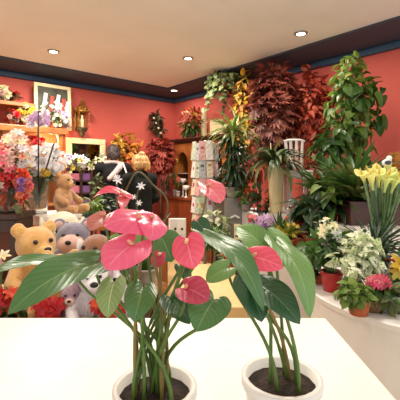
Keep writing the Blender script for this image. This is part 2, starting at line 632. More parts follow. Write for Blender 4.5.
def downlight(p, label, power, size=0.3, r=0.045):
    t = thing('ceiling_downlight', label, 'ceiling light', p, 'recessed ceiling downlights')
    q = MB(); q.lathe([(r * 1.5, 0.0), (r * 1.5, -0.012), (r * 1.05, -0.016), (r * 1.05, -0.004)], p, 24); q.build('trim_ring', M['metal'], t)
    q = MB(); q.lathe([(r, -0.006), (r, -0.013), (r * 0.6, -0.016)], p, 20); q.build('lens', M['downlight'], t)
    d = bpy.data.lights.new('downlight', 'AREA')
    d.shape = 'DISK'; d.size = size; d.energy = power * LAMP; d.color = (1.0, 0.91, 0.79)
    o = bpy.data.objects.new('downlight_lamp', d)
    C.objects.link(o)
    o.location = V(p) + V((0, 0, -0.03))
    return t


spot = at(174, 90, 6.2)
downlight((spot.x, spot.y, CEIL - 0.023), 'lit recessed downlight in slate ceiling border above the room corner', 14, r=0.05)
for (x, y, lab, pw) in [  # ceiling lamps added to light the room; only the corner spot is known
        (-1.75, 4.3, 'added recessed downlight in white ceiling over the wooden flower dresser', 125),
        (-0.15, 4.55, 'added recessed downlight in white ceiling above the two shoppers', 95),
        (1.05, 3.75, 'added recessed downlight in white ceiling before the wine-red maple', 36),
        (1.75, 2.3, 'added recessed downlight in white ceiling at far right over the callas', 16),
        (-1.5, 2.2, 'added recessed downlight in white ceiling over the plush toys', 38),
        (0.3, 1.9, 'added recessed downlight in white ceiling nearest the pink anthuriums', 42)]:
    downlight((x, y, CEIL), lab, pw, 0.5)

W = bpy.data.worlds.new('shop_front_daylight')
bpy.context.scene.world = W
W.use_nodes = True
W.node_tree.nodes['Background'].inputs['Color'].default_value = (1.0, 0.97, 0.93, 1)
W.node_tree.nodes['Background'].inputs['Strength'].default_value = 1.12


# ------------------------------------------------------------------ generic builders
def pot(root, x, y, z, r, h, m, name='pot', flare=0.76, soil=True):
    q = MB()
    q.lathe([(r * flare, 0), (r * (flare + 0.12), h * 0.4), (r * 0.96, h * 0.86), (r * 1.06, h * 0.88), (r * 1.06, h), (r * 0.92, h), (r * 0.9, h * 0.84)], (x, y, z), 22)
    o = q.build(name, m, root)
    if soil:
        q = MB()
        q.lathe([(r * 0.9, h * 0.8), (r * 0.9, h * 0.86), (r * 0.3, h * 0.9)], (x, y, z), 16)
        q.build('soil', M['soil'], root)
    return o


def rnd_dir(rng):
    a = rng.random() * 2 * PI
    z = rng.uniform(-1, 1)
    r = math.sqrt(1 - z * z)
    return V((r * math.cos(a), r * math.sin(a), z))


def palmate(mb, p, d, up, L, rng, k=7, wd=0.2, spread=2.5):
    d = V(d).normalized()
    for i in range(k):
        f = i / (k - 1) - 0.5
        R = Matrix.Rotation(f * spread, 3, V(up).normalized())
        mb.leaf(p, R @ d, up, L * (1 - 0.45 * abs(f) * 2 * 0.8), L * wd, 'lance', 0.35, 0.1, 3)


def cloud(mb, c, rad, n, size, kind, rng, droop=0.5, wd=0.5, inner=0.35, bend=0.6, zcut=None, vs=0.3):
    c = V(c)
    pts = []
    for i in range(n):
        d = rnd_dir(rng)
        rr = rng.uniform(inner, 1.0) ** 0.6
        p = c + V((d.x * rad[0] * rr, d.y * rad[1] * rr, d.z * rad[2] * rr))
        if zcut and p.z < zcut:
            continue
        out = (d * 0.8 + rnd_dir(rng) * 0.7 + V((0, 0, -droop))).normalized()
        up = (V((0, 0, 1)) * 0.6 + d * 0.7 + rnd_dir(rng) * 0.35).normalized()
        s = size * rng.uniform(1 - vs, 1 + vs)
        if kind == 'maple':
            palmate(mb, p, out, up, s, rng)
        else:
            mb.leaf(p, out, up, s, s * wd, kind, bend, 0.2, 4)
        pts.append(p)
    return pts


def tree(name, label, cat, base, potspec, c, rad, n, size, kind, m, seed, group=None, droop=0.5, wd=0.5, stem=M['bark'], nbr=9, tr=0.014, inner=0.35, stemname='trunk', bend=0.6, vs=0.3):
    rng = random.Random(seed)
    x, y, z = base
    t = thing(name, label, cat, base, group)
    top = z
    if potspec:
        r, h, pm = potspec
        pot(t, x, y, z, r, h, pm)
        top = z + h * 0.8
    c = V(c)
    q = MB()
    pts = cloud(q, c, rad, n, size, kind, rng, droop, wd, inner, bend, vs=vs)
    q.build('foliage', m, t)
    q = MB()
    b0 = V((x, y, top))
    k1 = V((x, y, c.z - rad[2] * 0.6)) if c.z - rad[2] * 0.6 > top + 0.02 else b0 + (c - b0) * 0.3
    q.tube([b0, (b0 + k1) / 2 + V((rng.uniform(-1, 1) * 0.012, 0, 0)), k1, c + V((0, 0, rad[2] * 0.5))], [tr * 1.3, tr * 1.1, tr, tr * 0.4], 7)
    for p in rng.sample(pts, min(nbr, len(pts))):
        s0 = k1 + (c - k1) * rng.uniform(0, 0.8)
        q.tube([s0, (s0 + p) / 2 + V((0, 0, 0.06 * rad[2])), p], [tr * 0.55, tr * 0.4, tr * 0.18], 5)
    q.build(stemname, stem, t)
    return t


def rosette(mb, c, n, L, w, rng, e0=0.2, e1=1.4, bend=1.2, kind='strap', a0=0, a1=2 * PI, seg=7, spread=0.02, fold=0.2):
    c = V(c)
    for i in range(n):
        a = a0 + (a1 - a0) * (i + rng.random()) / n
        e = rng.uniform(e0, e1)
        d = V((math.cos(a) * math.cos(e), math.sin(a) * math.cos(e), math.sin(e)))
        mb.leaf(c + V((math.cos(a), math.sin(a), 0)) * spread + V((0, 0, rng.uniform(-1, 1) * spread)), d, V((0, 0, 1)) if abs(d.z) < 0.97 else V((math.cos(a), math.sin(a), 0.2)), L * rng.uniform(0.7, 1.1), w * rng.uniform(0.8, 1.15), kind, bend * rng.uniform(0.6, 1.2), fold, seg)


def strap_plant(name, label, cat, base, potspec, c, n, L, w, m, seed, group=None, cane=True, **kw):
    rng = random.Random(seed)
    t = thing(name, label, cat, base, group)
    x, y, z = base
    top = z
    if potspec:
        pot(t, x, y, z, *potspec)
        top = z + potspec[1] * 0.8
    q = MB()
    rosette(q, c, n, L, w, rng, **kw)
    q.build('leaves', m, t)
    if cane and c[2] > top + 0.03:
        q = MB(); q.tube([(x, y, top), ((x + c[0]) / 2, (y + c[1]) / 2, (top + c[2]) / 2), tuple(c)], [0.018, 0.016, 0.014], 8)
        q.build('stem', M['bark'], t)
    return t


def bunch(name, label, cat, foot, c, rad, n, kind, r, mats, seed, group=None, leaf=None, nleaf=0, lsize=0.08, lkind='lance', face=None, stemm=None, sr=0.0025, vr=0.25, potspec=None, leaf_c=None, leaf_rad=None, partname='blossom', lwd=0.4):
    """Cut flowers or a flowering plant: every blossom is a part, with stems and leaves."""
    rng = random.Random(seed)
    foot = V(foot)
    c = V(c)
    t = thing(name, label, cat, foot, group)
    src = foot
    if potspec:
        pot(t, foot.x, foot.y, foot.z, *potspec)
        src = foot + V((0, 0, potspec[1] * 0.8))
    st = MB()
    pts = []
    for i in range(n):
        best, bd = None, -1
        for _ in range(8):
            d = rnd_dir(rng)
            rr = rng.uniform(0.3, 1) ** 0.5
            p = c + V((d.x * rad[0] * rr, d.y * rad[1] * rr, d.z * rad[2] * rr))
            dist = min([(p - q).length for q, _ in pts] or [9])
            if dist > bd:
                best, bd, dd = p, dist, d
        nrm = (dd * 0.6 + rnd_dir(rng) * 0.3 + V(face or (0, -0.75, 0.35))).normalized()
        pts.append((best, nrm))
        q = MB()
        q.bloom(best, nrm, r * rng.uniform(1 - vr, 1 + vr), kind, rng)
        q.build(partname, mats[i % len(mats)] if isinstance(mats, (list, tuple)) else mats, t)
        mp = (src + best) / 2 + V((rng.uniform(-1, 1) * rad[0] * 0.15, 0, (best - src).length * 0.08))
        st.tube([src, mp, best - nrm * 0.004], [sr * 1.3, sr, sr * 0.8], 5)
    st.build('stems', stemm or M['stem'], t)
    if leaf:
        q = MB()
        cloud(q, leaf_c or (src * 0.45 + c * 0.55), leaf_rad or (rad[0] * 0.9, rad[1] * 0.9, max(0.04, (c.z - src.z) * 0.5)), nleaf, lsize, lkind, rng, 0.3, lwd, 0.2)
        q.build('leaves', leaf, t)
    return t


def vase(name, label, cat, base, prof, m, group=None, wall=0.004):
    """prof = outer (r,z) pairs; an open vessel with a wall."""
    q = MB()
    inner = [(max(0.004, r - wall), max(z, prof[0][1] + 0.012)) for r, z in reversed(prof)]
    q.lathe(list(prof) + inner, base, 28)
    o = q.build(name, m, None, base)
    return tag(o, label, cat, group)


def boxthing(name, label, cat, c, size, rz, m, group=None, mods=BEV):
    q = MB(); q.box(c, size, rz)
    return tag(q.build(name, m, None, V(c) - V((0, 0, size[2] / 2)), smooth=False, mods=mods), label, cat, group)

# ================================================================== LEFT WALL
def sl(px, o, z):
    return wl(swl(px, o), o, z)


def sr_(px, o, z):
    return wr(swr(px, o), o, z)


# --- oak dresser
S0, S1, DEP = swl(66.5, 0.44), 3.75, 0.44
dr_loc = wl((S0 + S1) / 2, 0.24, 0)
t = thing('display_dresser', 'golden oak flower dresser with open shelves and turned posts along the red wall', 'dresser', dr_loc)
ln = S1 - S0
for s in (S0 + 0.06, S0 + 0.78, S1 - 0.05):
    p = wl(s, DEP - 0.06, 0.92)
    q = MB()
    q.lathe([(0.055, 0), (0.055, 0.1), (0.04, 0.12), (0.05, 0.2), (0.036, 0.3), (0.044, 0.55), (0.036, 0.8), (0.05, 0.88), (0.042, 0.92), (0.06, 0.98), (0.066, 1.06)], p, 18)
    q.build('post', M['wood'], t)
for z in (1.50, 1.975):
    q = MB(); q.box(wl((S0 + S1) / 2, 0.235, z), (ln + 0.04, 0.43, 0.045), AL); q.build('shelf_board', M['wood_h'], t, smooth=False, mods=BEV)
su = swl(36, 0.4)
q = MB(); q.box(wl((su + S1) / 2, 0.2, 2.29), (S1 - su, 0.36, 0.05), AL); q.build('shelf_board', M['wood_h'], t, smooth=False, mods=BEV)
for s in (su + 0.04, S1 - 0.1):
    q = MB(); q.box(wl(s, 0.3, 2.13), (0.05, 0.06, 0.28), AL); q.build('bracket', M['wood'], t, smooth=False, mods=BEV)
q = MB(); q.box(wl((S0 + S1) / 2, 0.45, 1.955), (ln + 0.05, 0.03, 0.09), AL); q.build('cornice', M['wood_h'], t, smooth=False, mods=(('bevel', 0.012),))
q = MB(); q.box(wl((S0 + S1) / 2, 0.03, 1.42), (ln, 0.02, 1.1), AL); q.build('back_panel', M['wood'], t, smooth=False)
q = MB(); q.box(wl((S0 + S1) / 2, 0.235, 0.45), (ln, 0.43, 0.9), AL); q.build('cupboard', M['redwood'], t, smooth=False, mods=BEV)
q = MB(); q.box(wl((S0 + S1) / 2, 0.24, 0.915), (ln + 0.04, 0.46, 0.03), AL); q.build('worktop', M['wood_h'], t, smooth=False, mods=BEV)
for k in range(3):
    s = S0 + ln * (k + 0.5) / 3
    q = MB(); q.box(wl(s, 0.458, 0.47), (ln / 3 - 0.05, 0.018, 0.74), AL); d = q.build('door', M['wood'], t, smooth=False, mods=BEV)
    q = MB(); q.blob(wl(s - 0.14, 0.48, 0.5), 0.014); q.build('knob', M['gold'], d)

# small glowing lamp on the dresser shelf
lp = wl(swl(50, 0.22), 0.22, 1.522)
t = thing('table_lamp', 'small lit table lamp glowing under the dresser shelf', 'lamp', lp)
q = MB(); q.lathe([(0.05, 0), (0.05, 0.01), (0.012, 0.03), (0.02, 0.07), (0.01, 0.13)], lp, 16); q.build('base', M['gold'], t)
q = MB(); q.lathe([(0.085, 0.13), (0.05, 0.27), (0.046, 0.27), (0.08, 0.13)], lp, 20); q.build('lamp_shade', M['lampglow'], t)
d = bpy.data.lights.new('lamp_bulb', 'POINT'); d.energy = 9; d.color = (1, 0.75, 0.45); d.shadow_soft_size = 0.06
o = bpy.data.objects.new('lamp_bulb', d); C.objects.link(o); o.location = lp + V((0, 0, 0.34)) + NL * 0.1


def framed(name, label, cat, c, w, h, bar, dep, rz, mf, mi, inner='canvas', lean=0.0):
    R = Matrix.Rotation(rz, 3, 'Z') @ Matrix.Rotation(-lean, 3, 'X')
    t = thing(name, label, cat, V(c) - V((0, 0, h / 2)))
    for nm, dx, dz, sx, sz in (('frame_rail', 0, h / 2 - bar / 2, w, bar), ('frame_rail', 0, -h / 2 + bar / 2, w, bar),
                               ('frame_stile', w / 2 - bar / 2, 0, bar, h - 2 * bar), ('frame_stile', -w / 2 + bar / 2, 0, bar, h - 2 * bar)):
        q = MB(); q.box(V(c) + R @ V((dx, 0, dz)), (sx, dep, sz), mtx=R); q.build(nm, mf, t, smooth=False, mods=(('bevel', 0.008),))
    q = MB(); q.box(V(c) + R @ V((0, dep * 0.15, 0)), (w - 2 * bar + 0.01, dep * 0.3, h - 2 * bar + 0.01), mtx=R); q.build(inner, mi, t, smooth=False)
    return t, R


# white framed picture standing on the dresser
sa, sb = swl(34, 0.2), swl(71, 0.2)
pc = wl((sa + sb) / 2, 0.2, 2.0 + 0.335)
t, R = framed('framed_picture', 'white framed picture of red and white candles on a dark ground, leaning above the dresser', 'picture', pc, abs(sa - sb), 0.66, 0.05, 0.035, AL, M['cream'],
              mat('picture_ground', (84, 84, 66), 0.6, (44, 44, 36), 9), lean=0.05)
for k, (dx, dz, hh, m) in enumerate([(-0.13, 0.02, 0.34, 'white'), (-0.04, -0.02, 0.36, 'rd'), (0.05, 0.0, 0.38, 'white'), (0.13, -0.03, 0.34, 'rd'), (0.19, -0.05, 0.3, 'white')]):
    q = MB(); q.box(pc + R @ V((dx, -0.014, dz)), (0.05, 0.016, hh), mtx=R @ Matrix.Rotation(0.16, 3, 'Y'))
    q.build('painted_candle', M['white'] if m == 'white' else mat('picture_red', (196, 70, 56), 0.5), t, smooth=False)


# flowers standing on the dresser
def on_shelf(px, o, z):
    return sl(px, o, z)


def shelf_bunch(px, py, o, z, rpx, n, kind, r, mats, seed, label, cat='flowers', leaf=None, nleaf=0, potm='terra', name='flower_pot', group=None):
    f = on_shelf(px, o, z)
    c = at(px, py, f.y - 0.03)
    k = f.y / FPX
    return bunch(name, label, cat, f, c, (rpx[0] * k, 0.08, rpx[1] * k), n, kind, r, mats, seed, leaf=leaf, nleaf=nleaf, lsize=0.07, potspec=(0.055, 0.09, M[potm]), group=group)


shelf_bunch(26, 112, 0.32, 2.0, (8, 8), 17, 'carnation', 0.05, [PT['yellow'], PT['yellow'], PT['cream']], 11, 'potted yellow flowers on the upper dresser shelf', name='potted_yellow_flowers', leaf=LF['olive'], nleaf=24)
shelf_bunch(53, 114, 0.34, 2.0, (15, 13), 40, 'lily', 0.042, [PT['cream'], PT['white']], 12, 'pot of cream lilies in front of the framed candle picture', name='potted_lilies', leaf=LF['olive'], nleaf=36)
shelf_bunch(62, 118, 0.33, 2.0, (7, 9), 16, 'orchid', 0.055, [PT['white'], PT['pale'], PT['lilac']], 13, 'white and pale lilac orchids at the right end of the dresser shelf', name='potted_orchid', leaf=LF['mid'], nleaf=14)
shelf_bunch(12, 115, 0.3, 2.0, (6, 7), 9, 'carnation', 0.05, [PT['orange'], PT['red'], PT['pale']], 14, 'faded orange dried flowers under the short top board of the dresser', name='dried_flowers', leaf=LF['brown'], nleaf=40)
shelf_bunch(3, 93, 0.2, 2.316, (7, 5), 8, 'carnation', 0.06, [PT['pale'], PT['cream']], 15, 'grey green dried bouquet on the short top board of the dresser', name='dried_bouquet', leaf=LF['dusty'], nleaf=60)
shelf_bunch(14, 96, 0.18, 2.316, (4, 6), 4, 'carnation', 0.045, [PT['red']], 16, 'dark dried flower stems beside the grey green bouquet on the top board', name='dried_flowers', leaf=LF['brown'], nleaf=46)
shelf_bunch(36, 142, 0.3, 1.522, (6, 6), 10, 'carnation', 0.055, [PT['coral'], PT['red']], 17, 'coral red flowers in a pot beside the glowing lamp', name='potted_flowers', leaf=LF['mid'], nleaf=14)
shelf_bunch(22, 143, 0.3, 1.522, (7, 6), 11, 'carnation', 0.055, [PT['pale'], PT['coral'], PT['white']], 18, 'pot of peach and white flowers on the middle dresser shelf', name='potted_flowers', leaf=LF['brown'], nleaf=20)


# --- gilt wall lantern
def lantern(px, o, ztop, zbot, label, gm, w, fig, shape=0):
    c = sl(px, o, 0)
    h = ztop - zbot
    t = thing('wall_lantern', label, 'wall lantern', c + V((0, 0, zbot)))
    P = lambda x, y, f: c - DL * x * w + NL * y * w + V((0, 0, zbot + h * f))
    q = MB(); q.lathe([(0.02 * w * 4, 0), (0.06 * w * 4, h * 0.05), (0.05 * w * 4, h * 0.1), (0.1 * w * 4, h * 0.15), (0.12 * w * 4, h * 0.2), (0.12 * w * 4, h * 0.23)], c + V((0, 0, zbot)), 8)
    q.build('bracket', M['bronze'], t)
    q = MB(); q.box(c - NL * (o - 0.012) + V((0, 0, zbot + h * 0.45)), (w * 0.9, 0.02, h * 0.55), AL); q.build('back_plate', gm, t, smooth=False)
    for x in (-0.42, 0.42):
        for y in (-0.3, 0.42):
            q = MB(); q.lathe([(0.035 * w, 0), (0.05 * w, h * 0.03), (0.03 * w, h * 0.08), (0.045 * w, h * 0.2), (0.03 * w, h * 0.33), (0.06 * w, h * 0.38)], P(x, y, 0.23), 10); q.build('column', gm, t)
    q = MB()
    q.lathe([(0.58 * w, h * 0.6), (0.62 * w, h * 0.64), (0.5 * w, h * 0.68), (0.34 * w, h * 0.76), (0.16 * w, h * 0.84), (0.1 * w, h * 0.88)], c + V((0, 0, zbot)), 8)
    for a in range(8):
        u = a * PI / 4
        q.blob(c + V((math.cos(u) * 0.56 * w, math.sin(u) * 0.56 * w, zbot + h * 0.68)), (0.1 * w, 0.1 * w, 0.16 * w), nu=8, nv=6)
    q.build('canopy', gm, t)
    q = MB(); q.lathe([(0.05 * w, h * 0.86), (0.14 * w, h * 0.9), (0.05 * w, h * 0.94), (0.09 * w, h * 0.96), (0.01 * w, h)], c + V((0, 0, zbot)), 10); q.build('finial', gm, t)
    q = MB(); q.lathe([(0.2 * w, h * 0.23), (0.13 * w, h * 0.33), (0.17 * w, h * 0.42), (0.07 * w, h * 0.47), (0.1 * w, h * 0.52), (0.02 * w, h * 0.56)], c + V((0, 0, zbot)), 12); q.build('inner_figure', fig, t)
    return t


Yl = sl(82, 0.13, 0).y
lantern(82, 0.14, at(0, 97, Yl).z, at(0, 137, Yl).z, 'ornate gilt wall lantern with a pointed canopy beside the framed picture', M['gold'], 0.19, M['cream'])

# --- carved dark bracket with dried flowers near the corner
p = sl(158, 0.08, 0)
yb = p.y
t = thing('wall_ornament', 'dark carved wall ornament with dried leaves near the room corner', 'wall ornament', V((p.x, p.y, at(0, 138, yb).z)))
rng = random.Random(5)
q = MB(); q.lathe([(0.02, 0), (0.07, 0.1), (0.1, 0.2), (0.09, 0.24), (0.04, 0.27), (0.075, 0.36), (0.03, 0.44), (0.012, 0.47)], (p.x, p.y, at(0, 138, yb).z), 10)
q.box((p.x, p.y, at(0, 126, yb).z), (0.1, 0.1, 0.3), AL); q.build('bracket', M['bronze'], t)
q = MB(); cloud(q, at(156, 121, yb - 0.06), (0.12, 0.08, 0.17), 90, 0.09, 'ovate', rng, 0.4, 0.5); cloud(q, at(160, 131, yb - 0.06), (0.09, 0.08, 0.1), 40, 0.08, 'ovate', rng, 0.4, 0.5); q.build('dried_leaves', LF['brown'], t)
for i in range(4):
    q = MB(); q.bloom(at(154 + i * 2.2, 118 + i * 5, yb - 0.17), (0.1, -1, 0.2), 0.022, 'carnation', rng); q.build('dried_blossom', PT['cream'], t)

# --- cream framed mirror
ma, mb_ = swl(66, 0.05), swl(105, 0.05)
ym = wl((ma + mb_) / 2, 0.05, 0).y
ztop, zbot = at(0, 138.5, ym).z, at(0, 206, ym).z
t, R = framed('wall_mirror', 'large mirror in a cream frame on the red wall beside the dresser', 'mirror', wl((ma + mb_) / 2, 0.05, (ztop + zbot) / 2), abs(ma - mb_), ztop - zbot, 0.09, 0.05, AL, M['cream'], M['mirror'], 'mirror_glass')

# --- dark ribbon rack
rk = at(80, 174, 4.7)
RZ = 0.25
t = thing('ribbon_rack', 'dark wooden rack holding purple and pink ribbon boxes before the cream mirror', 'rack', (rk.x, rk.y, 0))
Rr = Matrix.Rotation(RZ, 3, 'Z')
for dx in (-0.15, 0.02, 0.15):
    q = MB(); q.box(V((rk.x, rk.y, 0.715)) + Rr @ V((dx, 0, 0)), (0.022, 0.2, 1.43), RZ); q.build('upright', M['darkwood'], t, smooth=False)
levels = [0.62, 0.78, 0.94, 1.10, 1.26, 1.40]
for z in levels:
    q = MB(); q.box(V((rk.x, rk.y, z)) + Rr @ V((0, 0, 0)), (0.3, 0.2, 0.016), RZ); q.build('shelf', M['darkwood'], t, smooth=False)
rcol = [mat('box_purple', (136, 88, 150), 0.5, (112, 66, 128), 30), mat('box_magenta', (176, 78, 132), 0.5, (150, 58, 108), 30), mat('box_rose', (206, 120, 140), 0.5, (180, 92, 116), 30), mat('box_violet', (98, 74, 140), 0.5, (80, 58, 118), 30), mat('box_tan', (202, 160, 96), 0.5, (170, 128, 70), 30)]
cn = ['purple', 'magenta', 'rose pink', 'violet', 'tan']
tn = ['lowest', 'second', 'third', 'fourth', 'top']
k = 0
for li, z in enumerate(levels[:-1]):
    for side, dx in (('narrow right', 0.085), ('wide left', -0.065)):
        ci = (k * 2 + li) % 5
        w = 0.1 if dx > 0 else 0.135
        p = V((rk.x, rk.y, z + 0.009)) + Rr @ V((dx, -0.01, 0))
        boxthing('ribbon_box', '%s ribbon box, %s bay, %s row of the dark rack' % (cn[ci], side, tn[li]), 'box', p + V((0, 0, 0.045)), (w, 0.16, 0.09), RZ, rcol[ci], 'ribbon boxes on the dark rack')
        k += 1
f = V((rk.x, rk.y, 1.408)) + Rr @ V((0.02, -0.02, 0))
bunch('potted_white_flowers', 'white and yellow flowers in a pot on top of the dark ribbon rack', 'flowers', f, at(80, 164, f.y - 0.05), (0.16, 0.08, 0.1), 13, 'lily', 0.055, [PT['white'], PT['cream'], PT['white'], PT['yellow']], 21, leaf=LF['light'], nleaf=26, potspec=(0.06, 0.09, M['white']))
f = V((rk.x, rk.y, 1.408)) + Rr @ V((-0.1, 0.0, 0))
bunch('potted_lilac_flowers', 'pale lilac flowers at the left end on top of the dark rack', 'flowers', f, at(69, 160, f.y), (0.07, 0.06, 0.06), 7, 'carnation', 0.05, [PT['lilac'], PT['white']], 22, leaf=LF['olive'], nleaf=14, potspec=(0.045, 0.07, M['greypot']))
f = at(101, 175, 5.65)
tree('leafy_plant', 'pale green leafy plant beside the right edge of the cream mirror', 'plant', (f.x, f.y, 0), (0.13, 0.26, M['terra']), at(101, 163, 5.6), (0.1, 0.1, 0.14), 60, 0.09, 'ovate', LF['varieg'], 23, tr=0.012)

# ================================================================== LEFT FOREGROUND DISPLAY
# dark stand with the glass vase of mixed flowers
Yst = 2.62
sx = -1.43
zst = at(0, 212, Yst).z
t = thing('flower_stand', 'dark walnut stand under the vase of pink flowers at far left', 'stand', (sx, Yst, 0))
q = MB(); q.box((sx, Yst, zst - 0.02), (0.34, 0.3, 0.04)); q.build('top', M['darkwood'], t, smooth=False, mods=BEV)
q = MB(); q.box((sx, Yst, zst - 0.085), (0.31, 0.27, 0.09)); q.build('apron', M['darkwood'], t, smooth=False, mods=BEV)
for dx in (-0.14, 0.14):
    for dy in (-0.12, 0.12):
        q = MB(); q.box((sx + dx, Yst + dy, (zst - 0.12) / 2), (0.05, 0.05, zst - 0.12)); q.build('leg', M['darkwood'], t, smooth=False, mods=BEV)
q = MB(); q.box((sx, Yst, 0.6), (0.28, 0.24, 0.03)); q.build('shelf', M['darkwood'], t, smooth=False)
q = MB(); q.box((sx, Yst + 0.12, 0.8), (0.26, 0.02, 0.36)); q.build('back_panel', M['redwood'], t, smooth=False)
vx = at(10, 0, Yst).x
vase('glass_vase', 'wide clear glass vase of pink flowers on the dark walnut stand', 'vase', (vx, Yst, zst), [(0.075, 0), (0.085, 0.02), (0.095, 0.24), (0.1, 0.25)], M['glass'])
ft = V((vx, Yst, zst + 0.03))
kk = Yst / FPX
bunch('pale_pink_bouquet', 'pale pink and white lilies spilling from the glass vase at far left', 'bouquet', ft, at(14, 155, Yst), (15 * kk, 0.12, 22 * kk), 60, 'lily', 0.046, [PT['pale'], PT['white'], PT['pale'], PT['cream'], PT['pale'], PT['coral']], 31, leaf=LF['bud'], nleaf=60)
bunch('hot_pink_bouquet', 'bright red and pink flowers at the left edge of the vase', 'bouquet', ft, at(3, 168, Yst - 0.12), (9 * kk, 0.08, 20 * kk), 40, 'lily', 0.046, [PT['pink'], PT['pink'], PT['pale'], PT['red']], 32, leaf=LF['bud'], nleaf=30)
bunch('coral_spray', 'coral and violet flower spray drooping right of the glass vase', 'bouquet', ft, at(23, 186, Yst - 0.1), (6 * kk, 0.07, 17 * kk), 34, 'carnation', 0.03, [PT['coral'], PT['pink'], PT['scarlet'], PT['purple'], PT['coral'], PT['orange']], 33, leaf=LF['olive'], nleaf=10)

# white side table
tc_ = V((-1.25, 3.05, 0))
zt = 1.02
t = thing('side_table', 'white side table carrying the tan teddy bear and the orchid vase', 'table', tc_)
q = MB(); q.box(tc_ + V((0, 0, zt - 0.0175)), (0.34, 0.44, 0.035), AL); q.build('top', M['white'], t, smooth=False, mods=BEV)
RA = Matrix.Rotation(AL, 3, 'Z')
for dx in (-0.13, 0.13):
    for dy in (-0.18, 0.18):
        q = MB(); q.box(tc_ + RA @ V((dx, dy, 0)) + V((0, 0, (zt - 0.035) / 2)), (0.05, 0.05, zt - 0.035), AL); q.build('leg', M['white'], t, smooth=False, mods=BEV)
for dx in (-0.13, 0.13):
    q = MB(); q.box(tc_ + RA @ V((dx, 0, 0)) + V((0, 0, zt - 0.06)), (0.03, 0.32, 0.05), AL); q.build('apron', M['white'], t, smooth=False)
q = MB(); q.box(tc_ + V((0, 0, 0.35)), (0.28, 0.38, 0.025), AL); q.build('shelf', M['white'], t, smooth=False)

ov = V((-1.36, 3.0, zt))
vase('glass_vase', 'tall clear glass cylinder holding the white orchids on the side table', 'vase', ov, [(0.08, 0), (0.085, 0.02), (0.095, 0.33), (0.1, 0.345)], M['glass'])
bunch('white_orchids', 'big white orchid blooms above the glass cylinder on the side table', 'orchid', ov + V((0, 0, 0.06)), at(42, 160, 2.95), (21 * 3 / 360, 0.09, 15 * 3 / 360), 38, 'orchid', 0.052, [PT['white']], 34, leaf=LF['dark'], nleaf=16, lsize=0.17, lkind='ovate', leaf_c=ov + V((0, 0, 0.36)), leaf_rad=(0.1, 0.08, 0.05))
t = thing('lilac_orchid', 'lilac orchid spray held upright by a dark stake above the white orchids', 'orchid', ov + V((0.02, 0.01, 0.05)))
rng = random.Random(8)
for i in range(18):
    q = MB(); q.bloom(at(38 + rng.uniform(-11, 11), 118 + rng.uniform(-6, 7), 3.0 + rng.uniform(-0.06, 0.06)), (rng.uniform(-0.5, 0.5), -1, rng.uniform(-0.2, 0.5)), 0.032, 'orchid', rng)
    q.build('blossom', PT['lilac'] if i % 4 else PT['white'], t)
q = MB(); q.tube([ov + V((0.02, 0.01, 0.05)), at(38, 170, 3.0), at(38, 122, 3.0), at(31, 116, 3.0), at(27, 119, 3.0)], 0.005, 6); q.tube([at(38, 126, 3.0), at(42, 116, 3.0), at(48, 118, 3.0)], 0.004, 6); q.build('stem', M['stem'], t)
q = MB(); q.tube([ov + V((0.025, -0.01, 0.05)), at(38.3, 172, 2.86), at(38.5, 140, 2.82), at(38.5, 111, 2.95)], 0.006, 8); q.build('stake', M['cane'], t)
q = MB(); q.tube([ov + V((0.0, -0.03, 0.06)), at(44, 176, 2.88), at(54, 143, 2.8)], 0.006, 8); q.build('stake', M['cane'], t)
bunch('yellow_flowers', 'two small yellow blooms tucked into the rim of the orchid cylinder', 'flowers', ov + V((0.03, -0.02, 0.1)), at(46, 172, 2.86), (0.03, 0.02, 0.03), 4, 'carnation', 0.03, [PT['yellow']], 35)


# ------------------------------------------------------------------ plush toys
def fur(name, c, c2):
    return mat(name, c, 0.9, c2, 22, bump=0.7, bscale=150, fuzz=0.5)


FT = fur('tan_plush', (200, 148, 88), (172, 118, 64))
FY = fur('golden_plush', (224, 172, 96), (206, 150, 74))
FC = fur('cream_plush', (238, 226, 200), (218, 202, 170))
FG = fur('grey_plush', (128, 120, 138), (104, 98, 116))
FP = fur('pale_pink_plush', (224, 184, 168), (206, 164, 148))
FB = fur('brown_plush', (150, 90, 42), (118, 66, 28))
FW = fur('white_plush', (234, 226, 226), (212, 202, 204))
FK = fur('black_plush', (34, 30, 32), (22, 20, 22))
FL = fur('lilac_plush', (176, 140, 150), (150, 116, 128))


